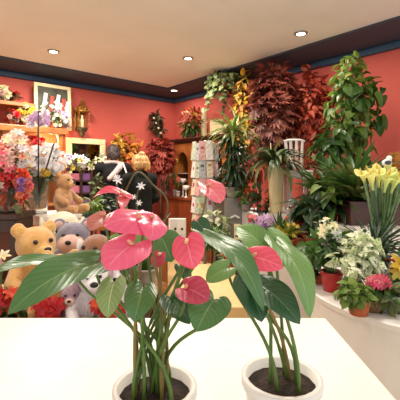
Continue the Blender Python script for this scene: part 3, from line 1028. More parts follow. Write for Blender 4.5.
def plush(name, label, base, s, rz, body_m, muzzle_m, ears='round', earm=None, arms=True, head_tilt=0.0, muz=1.0, patch=None, shirt=None, head_s=1.0, mane=None, nose=1.0):
    base = V(base)
    R = Matrix.Rotation(rz, 3, 'Z')
    P = lambda x, y, z: base + R @ (V((x, y, z)) * s)
    t = thing(name, label, 'plush toy', base)
    q = MB()
    q.blob(P(0, 0, 0.16), (0.12 * s, 0.105 * s, 0.16 * s), R)
    q.blob(P(0, -0.01, 0.27), (0.09 * s, 0.08 * s, 0.08 * s), R)
    hc = V((0, -0.025, 0.39))
    q.blob(P(*hc), (0.108 * s * head_s, 0.098 * s * head_s, 0.1 * s * head_s), R)
    if muz < 1.5:
        q.blob(P(0, -0.1, 0.37), (0.055 * s, 0.05 * s, 0.042 * s), R)
    for sx in (-1, 1):
        if ears == 'round':
            q.blob(P(sx * 0.088 * head_s, -0.005, 0.475), (0.042 * s, 0.022 * s, 0.042 * s), R)
        q.capsule([P(sx * 0.085, -0.01, 0.27), P(sx * 0.14, -0.06, 0.2), P(sx * 0.13, -0.14, 0.15)], [0.045 * s, 0.042 * s, 0.046 * s])
        q.capsule([P(sx * 0.07, -0.03, 0.06), P(sx * 0.11, -0.17, 0.055), P(sx * 0.115, -0.22, 0.07)], [0.06 * s, 0.052 * s, 0.056 * s])
    q.build('body', body_m, t, mods=(('remesh', 0.009 * max(s, 0.6), 4),))
    q = MB(); q.blob(P(0, -0.115 if muz < 1.5 else -0.1, 0.362), (0.052 * s * muz, 0.05 * s * muz, 0.04 * s * muz), R); mz = q.build('muzzle', muzzle_m, t)
    q = MB(); q.blob(P(0, -0.165 if muz < 1.5 else -0.185, 0.38 if muz < 1.5 else 0.385), (0.019 * s * nose, 0.012 * s * nose, 0.014 * s * nose), R)
    q.build('nose', M['black'], t)
    for sx in (-1, 1):
        q = MB(); q.blob(P(sx * 0.042, -0.113, 0.418), 0.0125 * s); q.build('eye', M['black'], t)
        q = MB(); q.blob(P(sx * 0.115, -0.272, 0.075), (0.04 * s, 0.012 * s, 0.042 * s), R); q.build('foot_pad', muzzle_m, t)
        if ears == 'round':
            q = MB(); q.blob(P(sx * 0.088 * head_s, -0.022, 0.473), (0.026 * s, 0.01 * s, 0.026 * s), R); q.build('ear_lining', muzzle_m, t)
        elif ears == 'flop':
            q = MB(); q.blob(P(sx * 0.112, -0.03, 0.37), (0.022 * s, 0.045 * s, 0.085 * s), R @ Matrix.Rotation(sx * 0.25, 3, 'Y')); q.build('ear', earm or body_m, t)
        elif ears == 'tall':
            q = MB(); q.blob(P(sx * 0.075, -0.0, 0.52), (0.024 * s, 0.018 * s, 0.075 * s), R @ Matrix.Rotation(sx * 0.35, 3, 'Y')); q.build('ear', earm or body_m, t)
    if patch:
        q = MB(); q.blob(P(0.05, -0.055, 0.425), (0.062 * s, 0.065 * s, 0.062 * s), R); q.build('eye_patch', patch, t)
    if mane:
        q = MB(); q.blob(P(0, 0.0, 0.48), (0.04 * s, 0.06 * s, 0.03 * s), R); q.build('hair_tuft', mane, t)
    return t


# plush bench
t = thing('toy_bench', 'low dark wooden bench under the heap of plush toys', 'bench', (-0.77, 2.2, 0))
q = MB(); q.box((-0.77, 2.2, 0.51), (0.94, 1.1, 0.04)); q.build('top', M['darkwood'], t, smooth=False, mods=BEV)
for dx in (-0.42, 0.42):
    for dy in (-0.5, 0.5):
        q = MB(); q.box((-0.77 + dx, 2.2 + dy, 0.245), (0.06, 0.06, 0.49)); q.build('leg', M['darkwood'], t, smooth=False)
ZB = 0.53
p = at(64, 0, 3.0)
plush('teddy_bear', 'tan teddy bear sitting sideways on the white side table', (p.x, 2.98, zt), 0.68, 1.25, FT, fur('sand_plush', (222, 170, 108), (200, 146, 84)))
p = at(34, 0, 2.12)
plush('teddy_bear', 'big golden teddy bear with black nose at the front left', (p.x, 2.12, ZB), 1.05, 0.85, FY, fur('straw_plush', (232, 186, 104), (214, 164, 80)))
p = at(61, 0, 1.95)
plush('teddy_bear', 'small golden bear half hidden behind the big green leaf', (p.x, 1.95, ZB), 0.8, 0.2, FY, FC)
p = at(63, 0, 2.66)
plush('plush_lamb', 'fluffy cream plush animal below the white side table', (p.x, 2.66, ZB), 1.12, 0.2, FC, FC, ears='flop')
p = at(74, 0, 2.42)
plush('plush_mouse', 'grey plush animal with a broad pale pink muzzle', (p.x, 2.42, ZB), 1.02, 0.15, FG, FP, ears='round', muz=1.6)
p = at(97, 0, 2.15)
plush('plush_puppy', 'brown and white plush puppy beside the grey plush animal', (p.x, 2.2, ZB), 0.93, -0.3, FB, FW, ears='flop', earm=FW)
p = at(87, 0, 1.8)
plush('plush_dog', 'white plush dog with a big black nose under the large leaf', (p.x + 0.01, 1.86, ZB), 0.74, 0.35, FW, FW, ears='flop', earm=FL, muz=1.25, nose=1.45)
p = at(117, 0, 1.95)
plush('plush_panda', 'little black and white plush animal behind the anthurium stems', (p.x, 1.98, ZB), 0.72, 0.1, FW, FW, earm=FK, patch=FK)
p = at(70, 0, 1.75)
plush('plush_rabbit', 'dusky lilac plush animal at the front edge of the bench', (p.x - 0.02, 1.84, ZB), 0.52, 0.15, FL, FP, ears='tall')


def red_plant(px, py, Y, r, seed, label):
    c = at(px, py, Y)
    f = V((c.x, Y + 0.02, ZB))
    bunch('red_poinsettia', label, 'plant', f, c, (r, r * 0.7, r * 0.55), 9, 'bract', 0.055, [PT['red'], PT['scarlet'], PT['red']], seed, 'red poinsettias on the toy bench', leaf=LF['mid'], nleaf=22, lsize=0.07, lkind='ovate', potspec=(0.06, 0.09, M['terra']), leaf_c=c - V((0, 0, 0.05)), leaf_rad=(r, r * 0.7, 0.05))


red_plant(9, 297, 1.84, 0.075, 41, 'red poinsettia at the far left below the golden bear')
red_plant(46, 306, 1.74, 0.06, 42, 'red poinsettia under the tip of the big anthurium leaf')
red_plant(106, 306, 1.72, 0.06, 43, 'red poinsettia in front of the white plush dog')
p = at(3, 252, 1.9)
bunch('white_lily', 'single pale lily bud at the left edge above the green leaf', 'flower', (p.x - 0.04, 1.95, ZB), at(0, 259, 1.9), (0.02, 0.02, 0.03), 3, 'lily', 0.05, [PT['pale'], PT['cream']], 44, leaf=LF['olive'], nleaf=16, lsize=0.12, lkind='strap', leaf_c=at(5, 280, 1.9), leaf_rad=(0.06, 0.04, 0.1), lwd=0.08, potspec=(0.05, 0.09, M['greypot']))

# low table with small pots behind the toys
t = thing('display_table', 'low brown table with small pots between plush toys and shoppers', 'table', (-1.12, 3.75, 0))
zd = 0.84
q = MB(); q.box((-1.12, 3.75, zd - 0.02), (0.62, 0.5, 0.04)); q.build('top', M['wood_h'], t, smooth=False, mods=BEV)
for dx in (-0.27, 0.27):
    for dy in (-0.21, 0.21):
        q = MB(); q.box((-1.12 + dx, 3.75 + dy, (zd - 0.04) / 2), (0.05, 0.05, zd - 0.04)); q.build('leg', M['wood'], t, smooth=False)
p = at(86, 0, 3.6)
tree('potted_green_plant', 'leafy green plant in a teal glazed pot beside the tan teddy', 'plant', (p.x, 3.6, zd), (0.085, 0.13, M['tealpot']), at(90, 207, 3.58), (0.11, 0.09, 0.07), 46, 0.09, 'ovate', LF['light'], 51, tr=0.006)
p = at(78, 0, 3.55)
bunch('potted_red_flower', 'small red flower in a terracotta pot at the foot of the tan teddy', 'flowers', (p.x, 3.55, zd), at(79, 219, 3.53), (0.05, 0.04, 0.03), 7, 'carnation', 0.035, [PT['red'], PT['scarlet']], 52, leaf=LF['mid'], nleaf=12, lsize=0.06, potspec=(0.045, 0.07, M['terra']))
p = at(102, 0, 3.8)
tree('potted_green_plant', 'dark bushy plant on the low table left of the pink spathes', 'plant', (p.x, 3.85, zd), (0.07, 0.11, M['terra']), at(103, 203, 3.85), (0.12, 0.09, 0.1), 60, 0.08, 'ovate', LF['dark'], 53, tr=0.006)
p = at(96, 0, 4.6)
tree('green_shrub', 'tall grey green shrub before the mirror edge', 'plant', (p.x, 4.6, 0), (0.12, 0.24, M['greypot']), at(97, 186, 4.6), (0.07, 0.08, 0.13), 60, 0.075, 'ovate', LF['dusty'], 54, tr=0.012)


# ================================================================== PEOPLE
SKIN = mat('skin', (214, 164, 132), 0.55, (200, 146, 114), 20)


def person(label, x, y, ht, face, hairm, coatm, long_hair, extra=None, bun=False, seed=1, hw=1.0):
    s = ht / 1.7
    R = Matrix.Rotation(face, 3, 'Z')
    P = lambda a, b_, c_: V((x, y, 0)) + R @ (V((a, b_, c_)) * s)
    t = thing('person', label, 'person', (x, y, 0))
    q = MB()
    for k in (-1, 1):
        q.capsule([P(k * 0.1, 0.1, 0.035), P(k * 0.1, 0.02, 0.05), P(k * 0.1, -0.03, 0.05)], [0.03 * s, 0.036 * s, 0.034 * s])
        q.capsule([P(k * 0.1, -0.02, 0.08), P(k * 0.1, 0.0, 0.3), P(k * 0.1, 0.01, 0.48), P(k * 0.09, 0, 0.9)], [0.042 * s, 0.056 * s, 0.056 * s, 0.085 * s])
        q.capsule([P(k * 0.165, 0, 1.39), P(k * 0.22, 0.03, 1.12), P(k * 0.17, 0.24, 1.0)], [0.052 * s, 0.042 * s, 0.028 * s])
        hp = P(k * 0.155, 0.3, 0.985)
        q.blob(hp, (0.022 * s, 0.042 * s, 0.035 * s), R)
        for f in range(4):
            L = (0.055, 0.065, 0.06, 0.045)[f] * s
            b0 = P(k * 0.152, 0.335, 1.012 - f * 0.019)
            q.capsule([b0, b0 + R @ V((-k * 0.006, L * 0.55, -0.008)), b0 + R @ V((-k * 0.022, L * 0.85, -0.02))], [0.009 * s, 0.0085 * s, 0.0075 * s])
        b0 = P(k * 0.145, 0.285, 1.015)
        q.capsule([b0, b0 + R @ V((-k * 0.03, 0.03, 0.012)), b0 + R @ V((-k * 0.04, 0.055, 0.006))], [0.011 * s, 0.01 * s, 0.0085 * s])
    q.capsule([P(0, 0, 0.95), P(0, 0, 1.1), P(0, 0, 1.28), P(0, 0, 1.38)], [0.125 * s, 0.11 * s, 0.125 * s, 0.1 * s])
    q.capsule([P(-0.13, 0, 1.38), P(0.13, 0, 1.38)], [0.06 * s, 0.06 * s])
    q.capsule([P(0, -0.005, 1.4), P(0, 0.005, 1.52)], [0.052 * s, 0.05 * s])
    q.blob(P(0, 0.012, 1.592), (0.074 * s, 0.094 * s, 0.108 * s), R)
    q.blob(P(0, 0.04, 1.53), (0.052 * s, 0.06 * s, 0.05 * s), R)
    q.capsule([P(0, 0.1, 1.6), P(0, 0.116, 1.575)], [0.01 * s, 0.015 * s])
    for k in (-1, 1):
        q.blob(P(k * 0.076, 0.005, 1.585), (0.012 * s, 0.022 * s, 0.032 * s), R)
    q.build('body', SKIN, t, mods=(('remesh', 0.0095, 4),))
    for k in (-1, 1):
        q = MB(); q.blob(P(k * 0.031, 0.098, 1.598), (0.013 * s, 0.008 * s, 0.009 * s), R); q.build('eye', M['black'], t)
    q = MB(); q.blob(P(0, 0.1, 1.54), (0.024 * s, 0.009 * s, 0.008 * s), R); q.build('lips', mat('lips', (176, 92, 86), 0.5), t)
    # coat
    q = MB()
    q.capsule([P(0, -0.005, 0.74), P(0, 0, 0.95), P(0, -0.005, 1.12), P(0, -0.01, 1.28), P(0, -0.01, 1.39)], [0.185 * s, 0.17 * s, 0.155 * s, 0.165 * s, 0.12 * s])
    q.capsule([P(-0.15, -0.005, 1.385), P(0.15, -0.005, 1.385)], [0.085 * s, 0.085 * s])
    for k in (-1, 1):
        q.capsule([P(k * 0.17, -0.005, 1.385), P(k * 0.232, 0.025, 1.12), P(k * 0.182, 0.22, 1.005)], [0.085 * s, 0.072 * s, 0.05 * s])
    q.lathe([(0.085 * s, 0), (0.092 * s, 0.05 * s), (0.075 * s, 0.075 * s), (0.06 * s, 0.06 * s)], P(0, -0.01, 1.42), 18)
    q.build('coat', coatm, t, mods=(('remesh', 0.012, 6),))
    q = MB()
    for k in (-1, 1):
        q.capsule([P(k * 0.1, -0.015, 0.12), P(k * 0.1, 0.0, 0.48), P(k * 0.092, 0, 0.86)], [0.062 * s, 0.074 * s, 0.1 * s])
    q.build('trousers', mat('dark_trousers', (38, 40, 50), 0.8), t, mods=(('remesh', 0.014, 4),))
    for k in (-1, 1):
        q = MB(); q.capsule([P(k * 0.1, 0.11, 0.04), P(k * 0.1, 0.02, 0.05), P(k * 0.1, -0.045, 0.05)], [0.038 * s, 0.046 * s, 0.044 * s]); q.build('shoe', M['black'], t)
    # hair
    q = MB()
    q.blob(P(0, -0.012, 1.615), (0.09 * s * hw, 0.105 * s * hw, 0.11 * s), R)
    rng = random.Random(seed)
    for i in range(26):
        a = rng.uniform(-2.6, -0.5)
        z0 = rng.uniform(1.56, 1.66)
        e = (1.44 if long_hair else 1.52) + rng.uniform(-0.03, 0.03)
        q.capsule([P(0.07 * math.cos(a), 0.085 * math.sin(a), z0), P(0.09 * hw * math.cos(a), 0.107 * hw * math.sin(a), (z0 + e) / 2), P(0.098 * hw * math.cos(a), 0.11 * hw * math.sin(a), e)], [0.022 * s, 0.022 * s, 0.012 * s])
    if bun:
        q.blob(P(0, -0.06, 1.71), (0.05 * s, 0.05 * s, 0.04 * s), R)
    q.build('hair', hairm, t, mods=(('remesh', 0.009, 3),))
    if extra:
        extra(t, P, R, s)
    return t


COAT1 = mat('black_wool', (30, 30, 32), 0.9, (20, 20, 22), 30, bump=0.3, spec=0.15)
COAT2 = mat('dark_green_black_wool', (34, 38, 34), 0.9, (22, 25, 24), 30, bump=0.3, spec=0.15)


def scarf(t, P, R, s):
    q = MB()
    pts = [P(0.1, 0.06, 1.45), P(0.11, -0.05, 1.43), P(0.06, -0.13, 1.38), P(0.0, -0.17, 1.31), P(-0.07, -0.19, 1.24)]
    q.capsule(pts, [0.035 * s, 0.042 * s, 0.042 * s, 0.04 * s, 0.034 * s])
    q.capsule([P(-0.1, 0.06, 1.46), P(-0.1, -0.05, 1.46), P(0, -0.1, 1.47), P(0.1, -0.05, 1.45)], [0.03 * s] * 4)
    q.build('scarf', mat('pale_scarf', (196, 176, 172), 0.85, (168, 146, 146), 40, bump=0.4), t, mods=(('remesh', 0.012, 4),))
    q = MB(); q.tube([P(0.12, -0.1, 1.46), P(0.17, -0.15, 1.3), P(0.2, -0.14, 1.1), P(0.22, -0.1, 0.95)], 0.012, 8); q.build('bag_strap', M['white2'], t)


pa = at(113, 0, 5.2)
person('person in black coat with a pale scarf, dark hair, standing back to the viewer', pa.x, 5.2, 1.76, 0.35, mat('dark_hair', (52, 34, 26), 0.6, (34, 22, 18), 40, stretch=(1, 1, 0.2)), COAT1, False, scarf, seed=2)
pb = at(140, 0, 4.5)
person('person with blond hair in a dark coat, back turned, beside the red foliage', pb.x, 4.5, 1.585, 0.55, mat('blond_hair', (196, 152, 92), 0.55, (142, 98, 52), 50, stretch=(1, 1, 0.2)), COAT2, False, None, True, seed=3, hw=1.3)

# autumn trees behind the shoppers
p = at(126, 0, 5.75)
t = tree('autumn_tree', 'small artificial tree with yellow and red autumn leaves behind the two shoppers', 'artificial tree', (p.x, 5.75, 0), (0.15, 0.28, M['terra']), at(127, 154, 5.75), (0.2, 0.16, 0.31), 190, 0.13, 'ovate', LF['autumn'], 61, tr=0.015)
rng = random.Random(611)
q = MB(); cloud(q, at(119, 148, 5.62), (0.1, 0.06, 0.2), 60, 0.12, 'ovate', rng, 0.5, 0.5); q.build('yellow_foliage', LF['yellow'], t)
p = at(161, 0, 5.75)
tree('red_dried_bouquet', 'tall crimson dried foliage in a floor vase beside the wooden cabinet', 'dried bouquet', (p.x, 5.75, 0), (0.14, 0.55, M['bronze']), at(160, 156, 5.75), (0.215, 0.16, 0.31), 190, 0.13, 'maple', LF['crimson'], 62, tr=0.012, nbr=16, stemname='stems')

# ================================================================== CABINET ON THE BACK WALL
s0, s1 = swr(171, 0.5), 1.86
cloc = wr((s0 + s1) / 2, 0.27, 0)
t = thing('arched_cabinet', 'brown wooden cabinet with an arched open upper part against the back wall', 'cabinet', cloc)
cl = s1 - s0
sb0 = s0 - 0.22
q = MB(); q.box(wr((sb0 + s1) / 2, 0.28, 0.46), (s1 - sb0, 0.52, 0.92), AR); q.build('base', M['redwood'], t, smooth=False, mods=BEV)
q = MB(); q.box(wr((sb0 + s1) / 2, 0.285, 0.94), (s1 - sb0 + 0.05, 0.56, 0.04), AR); q.build('worktop', M['redwood'], t, smooth=False, mods=BEV)
for k in range(3):
    s = sb0 + (s1 - sb0) * (k + 0.5) / 3
    q = MB(); q.box(wr(s, 0.55, 0.47), ((s1 - sb0) / 3 - 0.06, 0.02, 0.76), AR); d = q.build('door', M['redwood'], t, smooth=False, mods=BEV)
    q = MB(); q.blob(wr(s + 0.17, 0.572, 0.52), 0.015); q.build('knob', M['gold'], d)
zt2 = 1.86
pts = [(s0, 0.96), (s0, zt2), (s1, zt2), (s1, 0.96)]
n_ar = 3
for k in range(n_ar - 1, -1, -1):
    l = s0 + 0.09 + (cl - 0.09) * k / n_ar
    r = s0 + (cl - 0.09) * (k + 1) / n_ar
    pts.append((r, 0.96))
    for i in range(13):
        a = PI * i / 12
        pts.append(((l + r) / 2 + (r - l) / 2 * math.cos(a), 1.5 + 0.22 * math.sin(a)))
    pts.append((l, 0.96))
q = MB(); q.prism(pts, 0.04, lambda p: wr(p.x, 0.45 - p.y, p.z)); q.build('arched_front', M['wood'], t, smooth=False)
q = MB(); q.box(wr((s0 + s1) / 2, 0.03, 1.41), (cl, 0.02, 0.9), AR); q.build('back_panel', M['darkwood'], t, smooth=False)
for s in (s0 + 0.015, s1 - 0.015):
    q = MB(); q.box(wr(s, 0.23, 1.41), (0.03, 0.4, 0.9), AR); q.build('side_panel', M['wood'], t, smooth=False)
q = MB(); q.box(wr((s0 + s1) / 2, 0.24, 1.36), (cl - 0.06, 0.36, 0.014), AR); q.build('glass_shelf', M['white2'], t, smooth=False)
q = MB()
for dz, dd in ((0, 0.46), (0.03, 0.5), (0.055, 0.54)):
    q.box(wr((s0 + s1) / 2, dd / 2, zt2 + 0.012 + dz), (cl + (dd - 0.42), dd, 0.03), AR)
q.build('cornice', M['darkwood'], t, smooth=False, mods=(('bevel', 0.008),))
ztop = zt2 + 0.082


def cab(px, o, z):
    return wr(swr(px, o), o, z)


# on the cabinet
f = cab(191, 0.3, ztop)
t = bunch('silk_bouquet', 'orange and green bouquet in a bronze pot on top of the arched cabinet', 'bouquet', f, at(191, 117, f.y), (0.13, 0.1, 0.15), 16, 'carnation', 0.055, [PT['orange'], PT['scarlet'], PT['coral'], PT['yellow'], PT['orange']], 71, leaf=LF['bud'], nleaf=70, lsize=0.11, lkind='ovate', potspec=(0.1, 0.16, M['bronze']), leaf_c=at(191, 118, f.y), leaf_rad=(0.19, 0.13, 0.18))
rng = random.Random(711)
q = MB(); rosette(q, at(191, 128, f.y - 0.02), 46, 0.26, 0.05, rng, -0.3, 1.2, 1.3); q.build('strap_leaves', LF['stripe'], t)
q = MB(); rosette(q, at(191, 129, f.y - 0.02), 34, 0.24, 0.05, rng, -0.5, 0.6, 1.3); q.build('dark_leaves', LF['mid'], t)
f = cab(217, 0.16, ztop)
hh = at(0, 120, f.y).z - ztop
boxthing('display_board', 'blank cream board standing on the cabinet behind the long striped leaves', 'board', f + V((0, 0, hh / 2)), (0.3, 0.05, hh), AR, M['cream'])
f = cab(204, 0.14, ztop)
hh = at(0, 108, f.y).z - ztop
boxthing('carton', 'narrow cream carton on the cabinet below the hanging ivy', 'box', f + V((0, 0, hh / 2)), (0.075, 0.06, hh), AR, M['cream'])
f = cab(238, 0.3, ztop - 0.0)
boxthing('gift_box', 'small white box lying at the right end of the arched cabinet', 'box', at(239, 151, 4.55), (0.13, 0.09, 0.1), AR, M['white'])
q = MB(); g = at(239, 151, 4.55)
boxthing('pedestal', 'slim brown pedestal under the small white box', 'pedestal', (g.x, g.y, (g.z - 0.05) / 2), (0.07, 0.07, g.z - 0.05), AR, M['darkwood'])

f = cab(166, 0.42, 0.96)
vase('glass_vase', 'slim smoky glass vase at the left end of the cabinet worktop', 'vase', f, [(0.05, 0), (0.055, 0.02), (0.06, 0.42), (0.064, 0.44)], M['glass'])
bunch('tall_stems', 'tall green stems with one yellow bloom in the slim glass vase', 'flowers', f + V((0, 0, 0.03)), at(170, 168, f.y), (0.08, 0.04, 0.14), 10, 'carnation', 0.035, [PT['purple'], PT['pale']], 72, leaf=LF['olive'], nleaf=40, lsize=0.2, lkind='strap', leaf_c=f + V((0, 0, 0.3)), leaf_rad=(0.05, 0.04, 0.12), lwd=0.06)
f = cab(175, 0.47, 0.96)
t = bunch('yellow_rose', 'single yellow flower before the first cabinet arch', 'flower', f, at(175, 161, f.y), (0.02, 0.02, 0.02), 3, 'carnation', 0.055, [PT['yellow']], 73, leaf=LF['mid'], nleaf=14, lsize=0.09, potspec=(0.045, 0.12, M['greypot']), leaf_rad=(0.04, 0.04, 0.15))
f = cab(178, 0.49, 0.96)
bunch('pink_rose', 'small pale pink flower in a pot on the cabinet worktop', 'flower', f, at(178.5, 180, f.y), (0.03, 0.02, 0.03), 4, 'carnation', 0.04, [PT['coral'], PT['pale']], 74, leaf=LF['mid'], nleaf=10, lsize=0.07, potspec=(0.04, 0.1, M['white2']))
for px, py, lab in ((183, 182, 'upper white porcelain cup before the dark arch'), (186, 189, 'lower white porcelain bowl before the dark arch')):
    f = cab(px, 0.4 if py < 185 else 0.5, 0.96)
    z = at(px, py, f.y).z
    tt = thing('porcelain_cup', lab, 'cup', (f.x, f.y, 0.96))
    q = MB(); q.lathe([(0.03, 0), (0.03, 0.01), (0.008, 0.03), (0.008, z - 0.98), (0.045, z - 0.96), (0.055, z - 0.9), (0.05, z - 0.9), (0.01, z - 0.95)], (f.x, f.y, 0.96), 18); q.build('bowl', M['white'], tt)
    q = MB()
    q.tube([V((f.x + 0.05, f.y, z - 0.02 + 0.06)), V((f.x + 0.08, f.y, z + 0.03)), V((f.x + 0.05, f.y, z))], 0.006, 6); q.build('handle', M['white'], tt)

# --- revolving card rack
cr = at(205, 0, 4.25)
t = thing('card_spinner', 'white revolving rack of greeting cards before the arched cabinet', 'card rack', (cr.x, cr.y, 0))
q = MB(); q.lathe([(0.24, 0), (0.24, 0.03), (0.05, 0.05), (0.03, 0.08)], (cr.x, cr.y, 0), 28); q.build('base', M['white2'], t)
q = MB(); q.lathe([(0.022, 0.05), (0.022, 1.72), (0.03, 1.73), (0.0, 1.75)], (cr.x, cr.y, 0), 14); q.build('pole', M['white2'], t)
tiers = [0.48, 0.685, 0.89, 1.095, 1.3, 1.505]
RS = 0.132
for z in tiers:
    q = MB()
    q.lathe([(RS, 0), (RS + 0.03, 0), (RS + 0.03, 0.012), (RS + 0.026, 0.012), (RS + 0.026, 0.006), (RS, 0.006)], (cr.x, cr.y, z), 6)
    for a in range(6):
        u = a * PI / 3
        q.tube([(cr.x, cr.y, z + 0.01), (cr.x + math.cos(u) * RS, cr.y + math.sin(u) * RS, z + 0.003)], 0.004, 5)
    q.build('tray', M['white2'], t)
tnames = ['lowest', 'second lowest', 'third lowest', 'third highest', 'second highest', 'top']
cmats = [mat('card_cream', (236, 226, 204), 0.5, (206, 186, 150), 34), mat('card_rose', (232, 196, 190), 0.5, (206, 136, 138), 38), mat('card_white', (242, 238, 234), 0.5, (222, 208, 206), 30),
         mat('card_sage', (212, 218, 196), 0.5, (150, 166, 130), 44), mat('card_blue_grey', (206, 206, 214), 0.5, (150, 150, 166), 44)]
cnm = ['cream', 'rose', 'white', 'sage green', 'blue grey']
motif = [mat('print_rose', (196, 84, 96), 0.6), mat('print_green', (92, 116, 72), 0.6), mat('print_grey', (112, 106, 110), 0.6), mat('print_gold', (188, 150, 84), 0.6)]
rng = random.Random(9)
sides = {4: 'left front', 5: 'right front', 3: 'left', 0: 'right', 1: 'right rear', 2: 'left rear'}
for ti, z in enumerate(tiers):
    for k in range(6):
        u = k * PI / 3 + PI / 6 + 0.08
        ci = rng.randrange(5)
        for j, off in enumerate((-0.04, 0.04)):
            ci2 = (ci + j) % 5
            rr = RS * 0.93 + 0.012
            tl = rng.uniform(0.06, 0.18)
            c = V((cr.x + math.cos(u) * rr - math.sin(u) * off * 1.05, cr.y + math.sin(u) * rr + math.cos(u) * off * 1.05, z + 0.105))
            Rm = Matrix.Rotation(u + PI / 2, 3, 'Z') @ Matrix.Rotation(-tl, 3, 'X')
            hc = rng.uniform(0.185, 0.225)
            q = MB(); q.box(c + V((0, 0, (hc - 0.19) / 2)), (0.076, 0.004, hc), mtx=Rm)
            o = q.build('greeting_card', cmats[ci2], None, c - V((0, 0, 0.095)), smooth=False)
            tag(o, '%s greeting card on the %s tier, %s side, of the revolving rack' % (cnm[ci2], tnames[ti], sides[k]), 'greeting card', 'greeting cards on the %s tier of the revolving rack' % tnames[ti])
            q = MB()
            mk = rng.randrange(3)
            fr = c + Rm @ V((0, -0.0028, rng.uniform(-0.01, 0.03)))
            if mk == 0:
                q.box(fr, (0.034, 0.0012, 0.05), mtx=Rm)
            elif mk == 1:
                q.box(fr + Rm @ V((0, 0, 0.02)), (0.04, 0.0012, 0.03), mtx=Rm); q.box(fr + Rm @ V((0, 0, -0.03)), (0.03, 0.0012, 0.008), mtx=Rm)
            else:
                q.blob(fr, (0.018, 0.0012, 0.024), Rm, 10, 6)
            q.build('printed_motif', motif[rng.randrange(4)], o, smooth=False)

# --- white cards with a black dot, on a small stand
g = at(178, 0, 4.0)
zc = at(178, 241, 4.0).z
t = thing('low_table', 'low wooden table under the two white bags', 'table', (g.x, 4.05, 0))
q = MB(); q.box((g.x, 4.05, zc - 0.02), (0.36, 0.3, 0.04)); q.build('top', M['wood_h'], t, smooth=False, mods=BEV)
for dx in (-0.15, 0.15):
    for dy in (-0.12, 0.12):
        q = MB(); q.box((g.x + dx, 4.05 + dy, (zc - 0.04) / 2), (0.04, 0.04, zc - 0.04)); q.build('leg', M['wood'], t, smooth=False)
for px, w, rz, lab in ((173.5, 0.1, 0.5, 'left white paper bag with a black dot on the low wooden table'), (181.5, 0.1, -0.1, 'right white paper bag with a black dot on the low wooden table')):
    g = at(px, 229, 4.0)
    h_ = at(0, 218.5, 4.0).z - zc
    t = thing('paper_bag', lab, 'paper bag', (g.x, g.y, zc))
    Rb = Matrix.Rotation(rz, 3, 'Z')
    q = MB(); q.box((g.x, g.y, zc + h_ / 2), (w, 0.05, h_), rz); q.build('bag_body', M['white'], t, smooth=False, mods=(('bevel', 0.004),))
    q = MB(); q.lathe([(0.014, 0), (0.014, 0.002)], V((g.x, g.y, zc + h_ * 0.55)) + Rb @ V((0.01, -0.0255, 0)), 14, axis=Rb @ V((0, -1, 0))); q.build('dot', M['black'], t)

# ================================================================== HANGING IVY
iv = at(226, 0, 5.2)
zi = at(0, 84, 5.2).z
t = thing('hanging_ivy', 'grey green ivy trailing from a hanging basket near the ceiling', 'hanging plant', (iv.x, iv.y, zi))
pot(t, iv.x, iv.y, zi - 0.02, 0.14, 0.14, M['basket'], 'basket')
q = MB()
for a in range(3):
    u = a * 2.09
    q.tube([(iv.x + math.cos(u) * 0.14, iv.y + math.sin(u) * 0.14, zi + 0.12), (iv.x, iv.y, CEIL - 0.024 if False else CEIL)], 0.003, 5)
q.build('hanger', M['cane'], t)
rng = random.Random(81)
q = MB(); v2 = MB()
cloud(q, (iv.x, iv.y, zi + 0.1), (0.24, 0.2, 0.12), 110, 0.085, 'ovate', rng, 0.5, 0.75)
for i in range(26):
    a = rng.random() * 2 * PI
    L = rng.uniform(0.15, 0.5)
    x0 = V((iv.x + math.cos(a) * 0.13, iv.y + math.sin(a) * 0.13, zi + 0.12))
    x1 = x0 + V((math.cos(a) * 0.13, math.sin(a) * 0.13, -0.02))
    x2 = x1 + V((rng.uniform(-0.05, 0.05), rng.uniform(-0.05, 0.05), -L))
    v2.tube([x0, x1, x2], 0.003, 5)
    for j in range(int(L * 26)):
        p = x1.lerp(x2, (j + rng.random()) / (L * 26))
        q.leaf(p, (rng.uniform(-1, 1), rng.uniform(-1, 0.6), rng.uniform(-0.9, 0.1)), (0, -0.6, 0.7), rng.uniform(0.06, 0.1), 0.06, 'ovate', 0.5, 0.15, 4)
q.build('foliage', LF['dusty'], t)
v2.build('vines', M['stem'], t)

# ================================================================== BIG TREES ALONG THE BACK WALL
p = at(243, 0, 5.0)
tree('yellow_autumn_tree', 'artificial tree with golden yellow leaves left of the wine-red maple', 'artificial tree', (p.x, 5.0, 0), (0.16, 0.3, M['terra']), at(245, 112, 5.0), (0.14, 0.16, 0.58), 230, 0.12, 'ovate', LF['yellow'], 91, tr=0.018, droop=0.7)
p = at(277, 0, 4.5)
tree('maple_tree', 'tall artificial maple with dark wine-red leaves in the middle of the back wall', 'artificial tree', (p.x, 4.5, 0), (0.2, 0.34, M['terra']), at(275, 110, 4.5), (0.31, 0.24, 0.62), 640, 0.135, 'maple', LF['maple'], 92, tr=0.028, droop=0.7, nbr=24)
p = at(312, 0, 4.42)
tree('red_leaf_tree', 'artificial tree with bright red leaves between the wine-red maple and the green tree', 'artificial tree', (p.x, 4.42, 0), (0.17, 0.3, M['terra']), at(311, 112, 4.42), (0.2, 0.17, 0.56), 420, 0.1, 'ovate', LF['red'], 93, tr=0.02, droop=0.7)
p = at(353, 0, 3.75)
t = tree('green_climber', 'tall light green leafy plant on a pole against the red wall at right', 'plant', (p.x, 3.75, 0), (0.17, 0.3, M['terra']), at(351, 112, 3.72), (0.24, 0.2, 0.6), 340, 0.102, 'ovate', LF['light'], 94, tr=0.024, droop=0.8, wd=0.62)
rng = random.Random(941)
q = MB()
cloud(q, at(327, 147, 3.62), (0.12, 0.12, 0.15), 60, 0.12, 'ovate', rng, 0.6, 0.65)
cloud(q, at(360, 92, 3.6), (0.2, 0.12, 0.12), 36, 0.14, 'ovate', rng, 0.8, 0.6)
